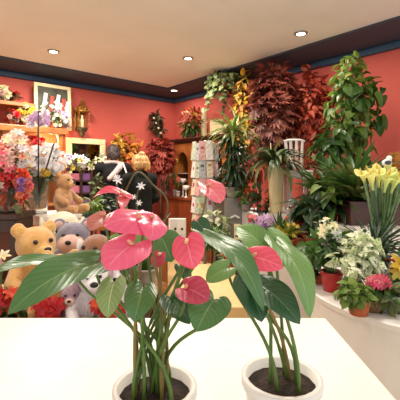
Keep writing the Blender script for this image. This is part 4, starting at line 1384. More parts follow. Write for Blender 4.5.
cloud(q, at(379, 102, 3.66), (0.07, 0.08, 0.22), 12, 0.13, 'ovate', rng, 0.9, 0.6)
cloud(q, at(340, 132, 3.6), (0.16, 0.12, 0.16), 44, 0.12, 'ovate', rng, 0.8, 0.6)
q.build('lower_foliage', LF['mid'], t)
p = at(322, 0, 4.0)
tree('copper_leaf_plant', 'copper red bushy plant peeking between the slatted chair and the palms', 'plant', (p.x, 4.05, 0), (0.15, 0.28, M['terra']), at(318, 166, 4.02), (0.15, 0.14, 0.12), 90, 0.11, 'ovate', LF['bud'], 95, tr=0.016)
p = at(263, 0, 4.75)
tree('copper_leaf_plant', 'muted red bushy plant below the wine-red maple behind the cream vase', 'plant', (p.x - 0.08, 4.55, 0), (0.15, 0.28, M['terra']), at(252, 166, 4.6), (0.22, 0.14, 0.18), 120, 0.11, 'ovate', LF['bud'], 96, tr=0.016)

# ================================================================== GREY PLINTHS WITH DRACAENA
g = at(233, 0, 3.85)
zp = at(0, 199, 3.75).z
boxthing('grey_pedestal', 'tall grey metal pedestal carrying the long leaved dracaena', 'pedestal', (g.x, 3.88, zp / 2), (0.17, 0.17, zp), 0.12, M['grey'])
t = strap_plant('dracaena', 'arching striped dracaena on the tall grey pedestal', 'plant', (g.x, 3.88, zp), (0.075, 0.12, M['greypot']), at(233, 133, 3.85), 52, 0.36, 0.038, LF['stripe'], 101, e0=-0.1, e1=1.35, bend=1.5)
rng = random.Random(1011)
q = MB()
for z in (146, 156, 165, 174, 182):
    rosette(q, at(233 + rng.uniform(-3, 3), z - 6, 3.84), 34, 0.26, 0.034, rng, -0.5, 0.6, 1.5)
q.build('lower_leaves', LF['dark'], t)
g2 = at(220, 0, 4.05)
boxthing('brown_pedestal', 'taupe brown pedestal just left of the grey metal one', 'pedestal', (g2.x, 4.1, 0.53), (0.15, 0.15, 1.06), 0.12, M['taupe'])
f = V((g2.x, 4.1, 1.06))
tree('trailing_plant', 'dark green bushy plant on the taupe brown pedestal', 'plant', f, (0.055, 0.1, M['terra']), at(222, 190, 4.06), (0.11, 0.1, 0.12), 80, 0.09, 'ovate', LF['dark'], 102, tr=0.006)
# white arrowhead mark and little sign by the pedestal
g = at(235, 216, 3.77)
q = MB(); q.box(g + V((-0.022, 0, -0.006)), (0.055, 0.004, 0.018), mtx=Matrix.Rotation(-0.5, 3, 'Y')); q.box(g + V((0.022, 0, -0.006)), (0.055, 0.004, 0.018), mtx=Matrix.Rotation(0.5, 3, 'Y'))
tag(q.build('arrow_sticker', M['white'], None, g, smooth=False), 'white arrow shaped sticker on the grey metal pedestal', 'sticker')
g = at(237, 232, 3.35)
t = thing('price_sign', 'small cream sign with black lettering in front of the grey pedestal', 'sign', (g.x, g.y, 0.5))
zb = at(0, 239.5, 3.35).z; zt_ = at(0, 224, 3.35).z
q = MB(); q.box((g.x, g.y, (zb + zt_) / 2), (0.052, 0.006, zt_ - zb), 0); q.build('sign_board', M['cream'], t, smooth=False)
q = MB(); q.tube([(g.x, g.y + 0.006, 0.5), (g.x, g.y + 0.006, zb + 0.02)], 0.006, 8); q.lathe([(0.04, 0), (0.04, 0.012)], (g.x, g.y + 0.006, 0.5), 16); q.build('sign_post', M['metal'], t)
for k, (dz, w_, hh) in enumerate(((0.042, 0.026, 0.012), (0.018, 0.03, 0.016), (-0.01, 0.02, 0.022), (-0.04, 0.028, 0.014))):
    q = MB(); q.box((g.x + 0.003 * (-1) ** k, g.y - 0.004, (zb + zt_) / 2 + dz), (w_, 0.002, hh)); q.build('lettering', M['black'], t, smooth=False)
boxthing('floor_stand_in', 'low beige platform added to stand in for the floor before the grey pedestal', 'platform', (0.06, 2.85, 0.25), (0.48, 1.1, 0.5), 0, mat('stand_in_beige', (222, 188, 132), 0.5, (210, 174, 116), 6, stretch=(1, 0.2, 1)))  # added block, stands in for the beige floor between the stems
# undergrowth in front of the pedestals
for px, py, Y, r, lf, sd, lab in ((216, 222, 3.75, 0.11, 'varieg', 103, 'speckled pale leaved plant below the revolving card rack'), (213, 236, 3.6, 0.1, 'mid', 104, 'mid green bushy plant at the foot of the taupe pedestal'), (225, 243, 3.4, 0.1, 'light', 105, 'light green grassy plant before the grey pedestal')):
    p = at(px, py, Y)
    tree('potted_green_plant', lab, 'plant', (p.x, p.y, 0), (0.09, 0.3, M['terra']), p, (r, r * 0.8, r * 1.1), 80, 0.09, 'ovate' if sd != 105 else 'strap', LF[lf], sd, tr=0.01, wd=0.45 if sd != 105 else 0.14)
p = at(230, 252, 3.2)
bunch('orange_flowers', 'orange flowers in a terracotta pot behind the round pink spathe', 'flowers', (p.x, p.y, 0.5), p, (0.06, 0.05, 0.05), 7, 'carnation', 0.04, [PT['orange'], PT['scarlet']], 106, leaf=LF['mid'], nleaf=24, potspec=(0.05, 0.06, M['terra']), leaf_rad=(0.09, 0.08, 0.12))

# ================================================================== WHITE DISPLAY PLINTH
ZP = 0.965
PCN = V((0.86, 3.8, 0))
q = MB(); q.box(PCN + V((0, 0, ZP / 2)), (0.8, 0.62, ZP), AR)
tag(q.build('display_plinth', M['white2'], None, PCN, smooth=False, mods=BEV), 'wide greyish white plinth under the cream vase and white chair', 'plinth')
# cream vase with palm leaves
cv = at(276, 0, 3.55)
vase('cream_vase', 'tall cream ceramic vase on the wide white plinth', 'vase', (cv.x, cv.y, ZP), [(0.06, 0), (0.065, 0.01), (0.064, 0.1), (0.074, 0.3), (0.084, 0.45), (0.088, 0.46)], M['creamvase'])
t = strap_plant('potted_palm', 'drooping green palm fronds in the tall cream vase', 'plant', (cv.x, cv.y, ZP + 0.3), None, (cv.x, cv.y, ZP + 0.46), 44, 0.42, 0.042, LF['olive'], 111, e0=0.1, e1=1.35, bend=2.1, kind='lance', cane=True)
rng = random.Random(1111)
q = MB(); rosette(q, (cv.x, cv.y, ZP + 0.47), 32, 0.4, 0.045, rng, 0.3, 1.3, 2.3, 'lance'); q.build('dark_fronds', LF['dark'], t)
q = MB(); q.tube([(cv.x, cv.y, ZP + 0.4), at(271.5, 160, 3.52), at(270.5, 143, 3.5)], [0.006, 0.005, 0.004], 6); q.build('bud_stem', M['cream'], t)
# white slatted chair on the plinth
ch = at(297, 0, 3.75)
crz = 0.0
t = thing('white_chair', 'small white slat back chair standing on the wide plinth', 'chair', (ch.x, 3.75, ZP))
zs = at(0, 172, 3.65).z
zb = at(0, 140, 3.8).z
q = MB(); q.box((ch.x, 3.72, zs), (0.25, 0.24, 0.035)); q.build('seat', M['white2'], t, smooth=False, mods=BEV)
q = MB(); q.box((ch.x, 3.61, zs - 0.04), (0.22, 0.02, 0.05)); q.build('apron', M['white2'], t, smooth=False)
for dx in (-0.105, 0.105):
    q = MB(); q.box((ch.x + dx, 3.62, (ZP + zs) / 2), (0.035, 0.035, zs - ZP)); q.build('leg', M['white2'], t, smooth=False, mods=BEV)
    q = MB(); q.box((ch.x + dx, 3.82, (ZP + zs) / 2), (0.035, 0.03, zs - ZP)); q.build('leg', M['white2'], t, smooth=False, mods=BEV)
for k, dx in enumerate((-0.1, -0.045, 0.02, 0.085)):
    q = MB(); q.tube([(ch.x + dx * 0.8, 3.82, zs), (ch.x + dx * 0.86, 3.825, (zs + zb) / 2), (ch.x + dx, 3.84, zb)], 0.0165, 4); q.build('slat', M['white2'], t, smooth=False)
q = MB(); q.tube([(ch.x - 0.115, 3.84, zb - 0.01), (ch.x - 0.05, 3.845, zb + 0.005), (ch.x + 0.05, 3.845, zb + 0.005), (ch.x + 0.11, 3.84, zb - 0.012)], 0.013, 8); q.build('top_rail', M['white2'], t)
# small pots on plinth
g = at(246, 0, 3.78)
bunch('potted_coral_flowers', 'small coral flowered plant in a grey pot at the left end of the plinth', 'flowers', (g.x, g.y, ZP), at(247, 195, 3.78), (0.1, 0.08, 0.08), 8, 'carnation', 0.03, [PT['coral'], PT['orange']], 112, leaf=LF['mid'], nleaf=60, lsize=0.09, lkind='ovate', potspec=(0.055, 0.1, M['greypot']), leaf_c=at(247, 193, 3.78), leaf_rad=(0.13, 0.1, 0.1))
g = at(262, 0, 3.62)
bunch('red_cordyline', 'little red flowered plant left of the tall cream vase', 'flowers', (g.x, g.y, ZP), at(262, 204, 3.6), (0.045, 0.04, 0.045), 7, 'bract', 0.04, [PT['coral'], PT['scarlet'], PT['pink']], 113, leaf=LF['dark'], nleaf=40, lsize=0.11, potspec=(0.05, 0.08, M['tealpot']), leaf_c=at(262, 201, 3.62), leaf_rad=(0.09, 0.07, 0.11), leaf_rad_=None) if False else bunch('red_cordyline', 'little red flowered plant left of the tall cream vase', 'flowers', (g.x, g.y, ZP), at(262, 204, 3.6), (0.045, 0.04, 0.045), 7, 'bract', 0.04, [PT['coral'], PT['scarlet'], PT['pink']], 113, leaf=LF['dark'], nleaf=40, lsize=0.11, potspec=(0.05, 0.08, M['tealpot']), leaf_c=at(262, 201, 3.62), leaf_rad=(0.09, 0.07, 0.11))

# --- lower step with flowering pots
ZS = 0.76
boxthing('step_plinth', 'lower white step plinth in front of the wide plinth', 'plinth', (0.68, 2.98, ZS / 2), (0.56, 0.5, ZS), -0.35, M['white2'])


def step_plant(px, py, Y, name, label, **k):
    p = at(px, py, Y)
    return bunch(name, label, 'flowers', (p.x, Y, ZS), p, **k)


step_plant(264, 221, 2.98, 'lilac_hyacinth', 'lilac flowered pot plant at the left of the step plinth', rad=(0.075, 0.06, 0.045), n=20, kind='star', r=0.035, mats=[PT['lilac'], PT['lilac'], PT['purple']], seed=121, leaf=LF['light'], nleaf=30, lsize=0.08, potspec=(0.06, 0.09, M['greypot']))
step_plant(254, 219, 3.05, 'magenta_orchid', 'magenta and white orchid next to the lilac flowers', rad=(0.045, 0.04, 0.045), n=8, kind='orchid', r=0.04, mats=[PT['hot'], PT['white'], PT['pink']], seed=122, leaf=LF['light'], nleaf=14, lsize=0.1, potspec=(0.05, 0.09, M['white']))
p = at(285, 235, 2.85)
t = strap_plant('yellow_green_plant', 'spiky yellow green plant in the middle of the step plinth', 'plant', (p.x, 2.85, ZS), (0.07, 0.08, M['terra']), (p.x, 2.85, ZS + 0.1), 60, 0.15, 0.03, LF['lime'], 123, e0=0.3, e1=1.4, bend=0.6, cane=False)
rng = random.Random(1231)
q = MB(); rosette(q, (p.x - 0.02, 2.85, ZS + 0.1), 12, 0.2, 0.03, rng, 1.0, 1.45, 0.2, 'lance'); q.build('dark_spikes', LF['spike'], t)
for i in range(9):
    q = MB(); q.bloom((p.x + rng.uniform(-0.08, 0.09), 2.8 + rng.uniform(-0.04, 0.04), ZS + rng.uniform(0.1, 0.2)), (0, -1, 0.5), 0.022, 'star', rng); q.build('blossom', PT['yellow'], t)
step_plant(295, 221, 2.98, 'orange_bromeliad', 'orange bromeliad right of the yellow green plant', rad=(0.075, 0.05, 0.04), n=11, kind='bract', r=0.05, mats=[PT['orange'], PT['coral'], PT['scarlet']], seed=124, leaf=LF['bud'], nleaf=34, lsize=0.09, potspec=(0.06, 0.07, M['terra']))
p = at(294, 207, 3.15)
bunch('pale_pink_flowers', 'pale pink flowers above the orange bromeliad', 'flowers', (p.x, 3.12, ZS), p, (0.04, 0.04, 0.06), 9, 'lily', 0.04, [PT['pale'], PT['white'], PT['coral']], 125, leaf=LF['mid'], nleaf=26, lsize=0.09, potspec=(0.05, 0.09, M['terra']))
p = at(311, 212, 2.95)
tree('bushy_green_plant', 'dark green bushy plant at the right end of the step plinth', 'plant', (p.x, 2.93, ZS), (0.075, 0.1, M['terra']), at(312, 211, 2.93), (0.15, 0.12, 0.12), 130, 0.1, 'ovate', LF['dark'], 126, tr=0.008)
p = at(313, 200, 2.98)
rng = random.Random(127)

# ================================================================== RIGHT SIDE: PALMS, PLANTER, CALLAS
ZR = 0.945
q = MB()
q.lathe([(0.535, 0), (0.535, ZR - 0.03), (0.55, ZR - 0.03), (0.55, ZR)], (1.61, 3.12, 0), 48)
tag(q.build('round_podium', M['white'], None, (1.61, 3.12, 0), smooth=False), 'large round white podium under the mahogany planter', 'plinth')
g = at(368, 0, 2.95)
t = thing('wooden_planter', 'long mahogany planter box behind the callas on the white podium', 'planter', (g.x, 2.95, ZR))
zpt = at(0, 201, 2.87).z
for nm, dx, dy, sx_, sy_ in (('front_board', 0, -0.12, 0.4, 0.025), ('rear_board', 0, 0.12, 0.4, 0.025), ('end_board', -0.19, 0, 0.025, 0.22), ('end_board', 0.19, 0, 0.025, 0.22)):
    q = MB(); q.box((g.x + dx, 2.95 + dy, (ZR + zpt) / 2), (sx_, sy_, zpt - ZR)); q.build(nm, M['mahog'], t, smooth=False, mods=(('bevel', 0.004),))
q = MB(); q.box((g.x, 2.95, zpt - 0.04), (0.36, 0.22, 0.02)); q.build('soil', M['soil'], t)
pz = V((g.x - 0.08, 2.96, zpt - 0.03))
t = strap_plant('palm_plant', 'dark palm with long pointed leaves growing in the mahogany planter', 'plant', pz, None, pz + V((0, 0, 0.05)), 56, 0.5, 0.05, LF['olive'], 131, e0=0.1, e1=1.35, bend=1.0, kind='lance')
rng = random.Random(1311)
q = MB(); rosette(q, pz + V((-0.03, 0, 0.09)), 30, 0.5, 0.045, rng, 0.35, 1.3, 0.9, 'lance'); q.build('bright_fronds', LF['mid'], t)
p = at(331, 0, 3.1)
t = strap_plant('aspidistra', 'broad dark leaved plant left of the mahogany planter', 'plant', (p.x, 3.12, ZR), (0.07, 0.13, M['terra']), (p.x, 3.12, ZR + 0.12), 50, 0.46, 0.07, LF['mid'], 132, e0=0.3, e1=1.4, bend=1.1, kind='lance', cane=False)
rng = random.Random(1321)
q = MB(); rosette(q, (p.x + 0.03, 3.08, ZR + 0.14), 26, 0.34, 0.05, rng, 0.1, 1.2, 1.2, 'lance'); q.build('dark_leaves', LF['dark'], t)
q = MB(); cloud(q, at(325, 189, 3.02), (0.12, 0.1, 0.1), 46, 0.11, 'ovate', rng, 0.5, 0.5); q.build('small_leaves', LF['light'], t)
p = at(378, 0, 3.15)
strap_plant('yucca', 'yucca with upright blades beside the brown crate', 'plant', (p.x, 3.22, ZR), (0.07, 0.12, M['greypot']), (p.x, 3.22, ZR + 0.3), 26, 0.36, 0.045, LF['olive'], 133, e0=0.5, e1=1.45, bend=0.5, kind='lance')
# white column with the brown crate
g = at(409, 0, 3.05)
zc = at(0, 185, 2.95).z
boxthing('white_block', 'white block at the right edge of the photo under the brown crate', 'block', (g.x + 0.02, 3.05, (zc + ZR) / 2), (0.3, 0.24, zc - ZR), 0.0, M['white'])
zk = at(0, 150, 2.95).z
t = thing('wooden_crate', 'brown wooden crate on the white block at the right edge', 'crate', (g.x + 0.02, 3.05, zc))
for k in range(3):
    for dy in (-0.11, 0.11):
        q = MB(); q.box((g.x + 0.02, 3.05 + dy, zc + 0.045 + k * (zk - zc) / 3), (0.26, 0.014, (zk - zc) / 3 - 0.012)); q.build('side_board', M['wood_h'], t, smooth=False)
    for dx in (-0.123, 0.123):
        q = MB(); q.box((g.x + 0.02 + dx, 3.05, zc + 0.045 + k * (zk - zc) / 3), (0.014, 0.22, (zk - zc) / 3 - 0.012)); q.build('end_board', M['wood_h'], t, smooth=False)
q = MB(); q.box((g.x + 0.02, 3.05, zc + 0.012), (0.24, 0.2, 0.012)); q.build('bottom_board', M['wood_h'], t, smooth=False)

# round white plinth in the right foreground
ZF = 0.72
RC = V((1.22, 1.97, 0))
q = MB(); q.lathe([(0.6, 0), (0.6, ZF - 0.035), (0.615, ZF - 0.03), (0.62, ZF - 0.005), (0.612, ZF)], RC, 64)
tag(q.build('round_plinth', M['white'], None, RC, smooth=False, mods=()), 'big round white plinth in the right foreground with the red pot', 'plinth')
# callas
cb = V((at(380, 0, 2.2).x, 2.2, ZF))
vase('glass_vase', 'tall clear glass vase packed with calla stems at right', 'vase', cb, [(0.05, 0), (0.055, 0.02), (0.07, 0.3), (0.078, 0.32)], M['glass'])
t = thing('calla_bouquet', 'bouquet of yellow and lime callas with thick green stems at right', 'bouquet', cb + V((0, 0, 0.03)))
rng = random.Random(141)
heads = [(362, 173, 2.1), (368, 171, 2.14), (373, 170, 2.2), (379, 173, 2.08), (384, 172, 2.15), (389, 174, 2.1), (394, 172, 2.18), (399, 174, 2.12), (404, 176, 2.2), (371, 176, 2.06), (387, 178, 2.05), (396, 179, 2.06), (377, 168, 2.28), (390, 168, 2.26), (409, 173, 2.2)]
for i, (px, py, Y) in enumerate(heads):
    c = at(px, py + 1, Y)
    nrm = V(((px - 384) * 0.02, -0.25, 1)).normalized()
    m_ = PT['calla'] if px < 375 or i % 3 == 0 else PT['callag']
    q = MB(); q.bloom(c, nrm, 0.054 if i < 12 else 0.05, 'calla', rng); bl = q.build('calla_head', m_, t)
    q = MB(); q.tube([c - nrm * 0.06, c + nrm * 0.01, c + nrm * 0.04], [0.004, 0.005, 0.003], 6); q.build('spadix', PT['yellow'], bl)
    q = MB(); ft = cb + V(((px - 384) * 0.0011, (Y - 2.15) * 0.25, 0.04)); q.tube([ft, ft + V(((px - 384) * 0.0006, 0, 0.26)), c - nrm * 0.07], [0.006, 0.0065, 0.007], 7); q.build('stem', M['stem'] if i % 3 else mat('calla_stem_dark', (62, 96, 56), 0.4), t)
q = MB()
for i in range(34):
    a = rng.random() * 2 * PI
    px = 363 + rng.random() * 42
    top = at(px, 181 + rng.random() * 4, 2.08 + rng.random() * 0.16)
    ft = cb + V(((px - 384) * 0.0014, rng.uniform(-0.02, 0.02), 0.04))
    q.tube([ft, ft + V(((px - 384) * 0.0006, 0, 0.26)), top], [0.004, 0.005, 0.005], 6)
q.build('packed_stems', mat('calla_stems', (126, 154, 108), 0.45, (74, 104, 66), 30), t)
# bird pick
b0 = at(387, 163, 2.3)
t = thing('bird_ornament', 'little white and blue bird ornament on a stick above the callas', 'ornament', (b0.x, b0.y, ZF + 0.0))
q = MB(); q.blob(b0, (0.032, 0.026, 0.026)); q.blob(b0 + V((0.012, -0.004, 0.03)), 0.018); q.leaf(b0 + V((-0.02, 0, 0)), (-1, 0, 0.4), (0, 0, 1), 0.04, 0.02, 'strap', 0.1); q.build('bird_body', M['white'], t, mods=(('remesh', 0.005, 2),))
for k in (-1, 1):
    q = MB(); q.blob(b0 + V((-0.004, k * 0.024, 0.002)), (0.024, 0.005, 0.014)); q.build('wing', mat('ornament_blue', (58, 66, 96), 0.5), t)
q = MB(); q.tube([b0 + V((0.028, -0.004, 0.03)), b0 + V((0.042, -0.004, 0.027))], [0.005, 0.001], 6); q.build('beak', M['gold'], t)
q = MB(); q.tube([(b0.x, b0.y + 0.06, ZF), b0 + V((0, 0.02, -0.15)), b0 + V((0, 0, -0.02))], 0.003, 6); q.build('stick', M['cane'], t)
# spiky dracaena
p = at(376, 0, 1.98)
strap_plant('spiky_dracaena', 'dark spiky dracaena in front of the calla vase', 'plant', (p.x, 1.99, ZF), (0.085, 0.14, M['greypot']), (p.x, 1.99, ZF + 0.22), 80, 0.25, 0.017, LF['spike'], 142, e0=0.0, e1=1.15, bend=0.5, kind='lance', fold=0.3)
# cream poinsettia in red foil pot
p = at(331, 0, 1.95)
f = V((p.x + 0.005, 1.95, ZF))
t = bunch('cream_poinsettia', 'cream poinsettia in a shiny red pot on the round white plinth', 'plant', f, at(330, 231, 1.93), (0.06, 0.05, 0.07), 9, 'bract', 0.028, [PT['cream'], PT['white'], PT['cream']], 143, leaf=LF['mid'], nleaf=90, lsize=0.075, lkind='ovate', potspec=(0.06, 0.105, M['redpot']), leaf_c=at(325, 247, 1.95), leaf_rad=(0.115, 0.09, 0.075), lwd=0.6)
q = MB(); rng = random.Random(1431); cloud(q, at(326, 228, 1.97), (0.07, 0.05, 0.06), 34, 0.04, 'lance', rng); q.build('pale_shoots', LF['varieg'], t)
p = at(309, 0, 2.12)
t = thing('withered_plant', 'withered brown plant in a small pot at the left rim of the round plinth', 'plant', (p.x + 0.045, 2.08, ZF))
pot(t, p.x + 0.045, 2.08, ZF, 0.035, 0.05, M['terra'])
rng = random.Random(144)
q = MB(); cloud(q, at(309, 268, 2.08), (0.05, 0.05, 0.06), 60, 0.05, 'ovate', rng, 0.6); cloud(q, at(303, 252, 2.08), (0.07, 0.05, 0.04), 30, 0.05, 'ovate', rng, 0.6); q.build('foliage', LF['brown'], t)
q = MB(); q.tube([(p.x + 0.045, 2.08, ZF + 0.04), at(309, 262, 2.08), at(303, 250, 2.08)], 0.004, 6); q.build('stem', M['bark'], t)
# variegated plant
p = at(368, 0, 1.8)
t = tree('variegated_ivy', 'white and green variegated leafy plant in front of the spiky dracaena', 'plant', (p.x, 1.82, ZF), (0.075, 0.12, M['basket']), at(366, 258, 1.78), (0.078, 0.065, 0.105), 190, 0.05, 'ovate', LF['varieg'], 145, stem=M['stem'], tr=0.004, wd=0.62, nbr=20, stemname='stems')
rng = random.Random(1451)
q = MB(); cloud(q, at(347, 258, 1.8), (0.06, 0.05, 0.035), 30, 0.06, 'ovate', rng, 0.5, 0.6); cloud(q, at(359, 244, 1.82), (0.06, 0.05, 0.04), 34, 0.06, 'ovate', rng, 0.4, 0.6); cloud(q, at(362, 282, 1.68), (0.04, 0.03, 0.05), 24, 0.06, 'ovate', rng, 0.8, 0.6); q.build('trailing_leaves', LF['varieg'], t)
# pink kalanchoe
p = at(378, 282, 1.62)
bunch('pink_kalanchoe', 'bright pink flowered plant in a basket at the lower right', 'plant', (p.x, 1.68, ZF), p, (0.05, 0.03, 0.025), 30, 'star', 0.023, [PT['hot'], PT['hot'], PT['pink']], 146, leaf=LF['mid'], nleaf=50, lsize=0.055, lkind='ovate', potspec=(0.07, 0.085, M['basket']), leaf_c=at(376, 291, 1.66), leaf_rad=(0.08, 0.06, 0.03), lwd=0.7)
p = at(356, 0, 1.62)
tree('small_leaved_ivy', 'fresh green small leaved ivy in a terracotta pot at the plinth edge', 'plant', (p.x + 0.012, 1.62, ZF), (0.05, 0.07, M['terra']), at(355, 293, 1.6), (0.07, 0.05, 0.04), 110, 0.042, 'ovate', LF['light'], 147, stem=M['stem'], tr=0.003, wd=0.75, stemname='stems')
p = at(393, 0, 1.62)
tree('dark_trailing_plant', 'dark green plant with pale streaks in the lower right corner', 'plant', (p.x, 1.66, ZF), (0.06, 0.08, M['greypot']), at(391, 297, 1.64), (0.06, 0.05, 0.06), 70, 0.07, 'lance', LF['olive'], 148, stem=M['stem'], tr=0.003, wd=0.3, stemname='stems')
# yellow petals at right edge
p = at(398, 268, 1.75)
t = bunch('yellow_calla', 'yellow and red flower cut by the right edge of the photo', 'flower', (p.x + 0.03, 1.8, ZF), at(402, 268, 1.75), (0.035, 0.03, 0.03), 6, 'lily', 0.065, [PT['yellow'], PT['yellow'], PT['red']], 149, leaf=LF['dark'], nleaf=40, lsize=0.09, potspec=(0.055, 0.1, M['greypot']), leaf_c=at(396, 262, 1.8), leaf_rad=(0.06, 0.05, 0.08))


# ================================================================== FOREGROUND ANTHURIUMS
ZC = 0.72
q = MB(); q.box((-0.4, 0.965, ZC - 0.02), (1.9, 1.23, 0.04)); 
t = thing('display_counter', 'white display counter in the foreground under the pink anthuriums', 'counter', (-0.4, 0.965, 0))
q.build('worktop', M['white'], t, smooth=False, mods=BEV)
q = MB(); q.box((-0.4, 0.965, (ZC - 0.04) / 2), (1.8, 1.13, ZC - 0.04)); q.build('cabinet', M['white'], t, smooth=False, mods=BEV)


def stalk(t, p0, p1, r, name, m, side=0.0, d1=None):
    p0, p1 = V(p0), V(p1)
    h = (p1 - p0).length
    c1 = p0 + V((side, 0, h * 0.5))
    c2 = p1 - V(d1) * h * 0.25 if d1 is not None else p1 - V((0, 0, h * 0.25))
    pts = []
    for i in range(13):
        u = i / 12
        pts.append(p0 * (1 - u) ** 3 + c1 * 3 * u * (1 - u) ** 2 + c2 * 3 * u * u * (1 - u) + p1 * u ** 3)
    q = MB(); q.tube(pts, [r * 1.25 - r * 0.4 * i / 12 for i in range(13)], 8); q.build(name, m, t)


def anthurium(label, px_, py_, spathes, leaves, seed):
    rng = random.Random(seed)
    t = thing('anthurium', label, 'plant', (px_, py_, ZC))
    pot(t, px_, py_, ZC, 0.088, 0.16, M['white'])
    src = lambda: V((px_ + rng.uniform(-0.045, 0.045), py_ + rng.uniform(-0.04, 0.04), ZC + 0.135))
    for (b_, tp, w, n, m, kw) in spathes:
        B, T = at(*b_), at(*tp)
        q = MB(); q.heart(B, T, w, n, **dict(dict(lobe=0.3, fold=0.15, sag=0.1, cup=0.1, wave=0.02), **kw)); sp = q.build('spathe', m, t)
        ad = (T - B).normalized(); nn = V(n).normalized(); nn = (nn - ad * nn.dot(ad)).normalized()
        L = (T - B).length
        sd = (ad * 0.55 + nn * 0.8).normalized()
        q = MB(); q.tube([B + nn * 0.001, B + sd * L * 0.18, B + sd * L * 0.34, B + sd * L * 0.38], [0.0038, 0.004, 0.003, 0.001], 8); q.build('spadix', M['spadix'], sp)
        stalk(t, src(), B, 0.0034, 'flower_stalk', M['stemred'] if rng.random() < 0.5 else M['stem'], rng.uniform(-0.03, 0.03))
    for (b_, tp, w, n, m, kw) in leaves:
        B, T = at(*b_), at(*tp)
        q = MB(); q.heart(B, T, w, n, **dict(dict(lobe=0.2, fold=0.16, sag=0.1, wave=0.012), **kw)); q.build('leaf', m, t)
        stalk(t, src(), B, 0.0036, 'leaf_stalk', M['stem'], rng.uniform(-0.03, 0.03))
    return t


anthurium('big pink anthurium in a white pot, left of the two on the counter', -0.1, 0.80, [
    ((143, 221, 0.74), (103, 226, 0.70), 0.078, (-0.15, -0.75, 0.75), SP['pink'], dict(lobe=0.34, sag=0.16, cup=-0.35)),
    ((150, 219, 0.76), (151, 241, 0.70), 0.07, (0.5, -0.8, 0.5), SP['pink'], dict(lobe=0.3, sag=0.16, cup=-0.2)),
    ((133, 245, 0.70), (106, 270, 0.64), 0.088, (-0.1, -0.8, 0.6), SP['pink'], dict(lobe=0.34, cup=-0.2)),
    ((187, 240, 0.70), (194, 269, 0.67), 0.066, (-0.2, -0.95, 0.3), SP['coral'], dict(lobe=0.2, cup=-0.15)),
    ((207, 186, 0.92), (221, 203, 0.88), 0.056, (0.3, -0.9, 0.35), SP['soft'], dict(lobe=0.28, full=1.3)),
    ((126, 199, 0.86), (92, 199, 0.84), 0.05, (-0.05, -0.22, 0.98), SP['coral'], dict(lobe=0.2, sag=0.2, cup=0.3)),
    ((124, 198, 0.86), (122, 210, 0.80), 0.03, (0.2, -0.9, 0.3), SP['soft'], dict(lobe=0.15)),
    ((186, 288, 0.66), (209, 300, 0.62), 0.05, (0.1, -0.85, 0.5), SP['dusk'], dict(lobe=0.25, full=1.3)),
    ((160, 254, 0.80), (156, 268, 0.78), 0.03, (-0.1, -0.9, 0.4), SP['dusk'], dict(lobe=0.2, full=1.3)),
    ((105, 216, 0.84), (91, 231, 0.80), 0.046, (-0.3, -0.85, 0.4), SP['faded'], dict(lobe=0.25, full=1.3)),
], [
    ((95, 264, 0.76), (7, 315, 0.62), 0.094, (-0.15, -0.75, 0.66), SP['leaf'], dict(lobe=0.16, sag=0.13)),
    ((74, 265, 0.84), (-16, 275, 0.76), 0.07, (-0.05, -0.22, 0.95), SP['leaf'], dict(lobe=0.1, sag=0.1)),
    ((114, 283, 0.74), (108, 318, 0.68), 0.058, (-0.1, -0.8, 0.6), SP['leafp'], {}),
    ((143, 288, 0.72), (134, 322, 0.66), 0.062, (0.1, -0.85, 0.5), SP['leaf'], {}),
    ((162, 238, 0.92), (172, 262, 0.88), 0.085, (0.1, -0.9, 0.4), SP['leaf'], {}),
    ((146, 228, 0.95), (138, 260, 0.9), 0.09, (-0.2, -0.9, 0.4), SP['leafl'], {}),
    ((172, 298, 0.74), (190, 324, 0.68), 0.06, (0.2, -0.85, 0.5), SP['leafd'], {}),
    ((180, 266, 0.9), (190, 282, 0.88), 0.035, (0.2, -0.85, 0.5), SP['leafd'], {}),
    ((214, 300, 0.66), (196, 332, 0.60), 0.075, (-0.1, -0.8, 0.6), SP['leaf'], {}),
    ((204, 236, 0.78), (264, 311, 0.64), 0.07, (0.45, -0.6, 0.66), SP['leaf'], dict(lobe=0.1, sag=0.16)),
    ((198, 222, 0.86), (207, 236, 0.84), 0.045, (0.1, -0.9, 0.4), SP['leafd'], {}),
    ((120, 240, 0.95), (108, 262, 0.92), 0.06, (-0.2, -0.85, 0.5), SP['leafl'], {}),
], 201)
anthurium('smaller anthurium with one round pink spathe, right of the two on the counter', 0.19, 0.84, [
    ((252, 257, 0.74), (283, 268, 0.70), 0.062, (0.05, -0.8, 0.6), SP['coral'], dict(lobe=0.24, cup=-0.1)),
], [
    ((276, 244, 0.84), (310, 318, 0.70), 0.075, (0.35, -0.7, 0.6), SP['leafl'], dict(lobe=0.12, sag=0.15)),
    ((268, 252, 0.84), (236, 226, 0.90), 0.075, (-0.1, -0.55, 0.85), SP['leafl'], dict(lobe=0.12)),
    ((268, 236, 0.88), (288, 268, 0.82), 0.075, (0.1, -0.8, 0.6), SP['leafl'], {}),
    ((246, 282, 0.80), (262, 322, 0.74), 0.07, (0.1, -0.8, 0.6), SP['leafd'], {}),
    ((228, 268, 0.86), (206, 282, 0.84), 0.055, (-0.1, -0.7, 0.7), SP['leafl'], {}),
    ((262, 286, 0.78), (300, 324, 0.70), 0.07, (0.1, -0.8, 0.6), SP['leafd'], {}),
], 202)

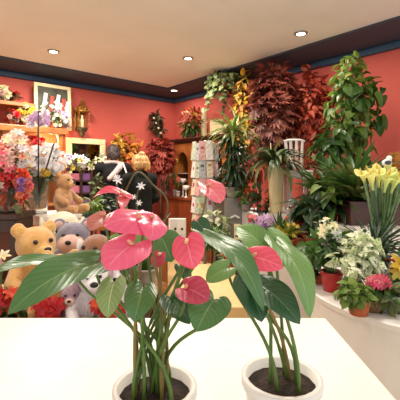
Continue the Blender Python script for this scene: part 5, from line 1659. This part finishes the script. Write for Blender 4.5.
# white star flowers on arching stalks between the shoppers and the anthurium
sp_ = at(146, 0, 2.35)
t = thing('star_flower_plant', 'white star shaped blooms on long arching stalks before the two shoppers', 'plant', (sp_.x, 2.35, 0.62))
pot(t, sp_.x, 2.35, 0.62, 0.075, 0.12, M['greypot'])
rng = random.Random(77)
base = V((sp_.x, 2.35, 0.72))
for pts in (((147, 260), (168, 208), (152, 184), (138, 172), (128, 186), (123, 200)), ((145, 262), (138, 225), (137, 196), (141, 187)), ((143, 262), (124, 230), (117, 205), (117, 184))):
    pp = [base] + [at(a, b_, 2.35) for a, b_ in pts[1:]]
    sm = []
    for i in range(len(pp) - 1):
        p_, a_, b2, n_ = pp[max(0, i - 1)], pp[i], pp[i + 1], pp[min(len(pp) - 1, i + 2)]
        for k in range(5):
            u = k / 5
            sm.append(0.5 * ((2 * a_) + (b2 - p_) * u + (2 * p_ - 5 * a_ + 4 * b2 - n_) * u * u + (3 * a_ - p_ - 3 * b2 + n_) * u ** 3))
    sm.append(pp[-1])
    q = MB(); q.tube(sm, 0.0065, 7); q.build('stalk', M['olive_stem'], t)
for px, py, r in ((141, 186, 0.032), (118, 180, 0.034), (116, 177, 0.024), (139, 203, 0.024), (134, 197, 0.02)):
    q = MB(); q.bloom(at(px, py, 2.32), (0.1, -1, 0.3), r, 'star', rng); q.build('blossom', PT['white'], t)
q = MB(); rosette(q, base + V((0, 0, 0.02)), 14, 0.4, 0.04, rng, 0.6, 1.4, 0.8); q.build('leaves', LF['mid'], t)
t = thing('plant_stand', 'slim wooden plant stand behind the anthurium stems', 'stand', (sp_.x, 2.35, 0))
q = MB(); q.lathe([(0.13, 0.59), (0.14, 0.6), (0.14, 0.62)], (sp_.x, 2.35, 0), 24); q.build('top', M['wood'], t)
for a in range(3):
    u = a * 2.09 + 0.4
    q = MB(); q.tube([(sp_.x + math.cos(u) * 0.15, 2.35 + math.sin(u) * 0.15, 0.0), (sp_.x + math.cos(u) * 0.08, 2.35 + math.sin(u) * 0.08, 0.595)], 0.014, 8); q.build('leg', M['wood'], t)

# ================================================================== CAMERA AND VIEW
cd = bpy.data.cameras.new('camera')
cd.sensor_width = 36.0
cd.lens = 36.0 * FPX / 400.0
cd.shift_y = -(200.0 - HY) / 400.0
cd.clip_start = 0.02
co = bpy.data.objects.new('camera', cd)
C.objects.link(co)
co.location = (0, 0, H)
co.rotation_euler = (PI / 2, 0, 0)
sc = bpy.context.scene
sc.camera = co
sc.view_settings.view_transform = 'Standard'
sc.view_settings.look = 'None'
sc.view_settings.gamma = 1.0
sc.view_settings.use_curve_mapping = False
sc.view_settings.exposure = 0.08
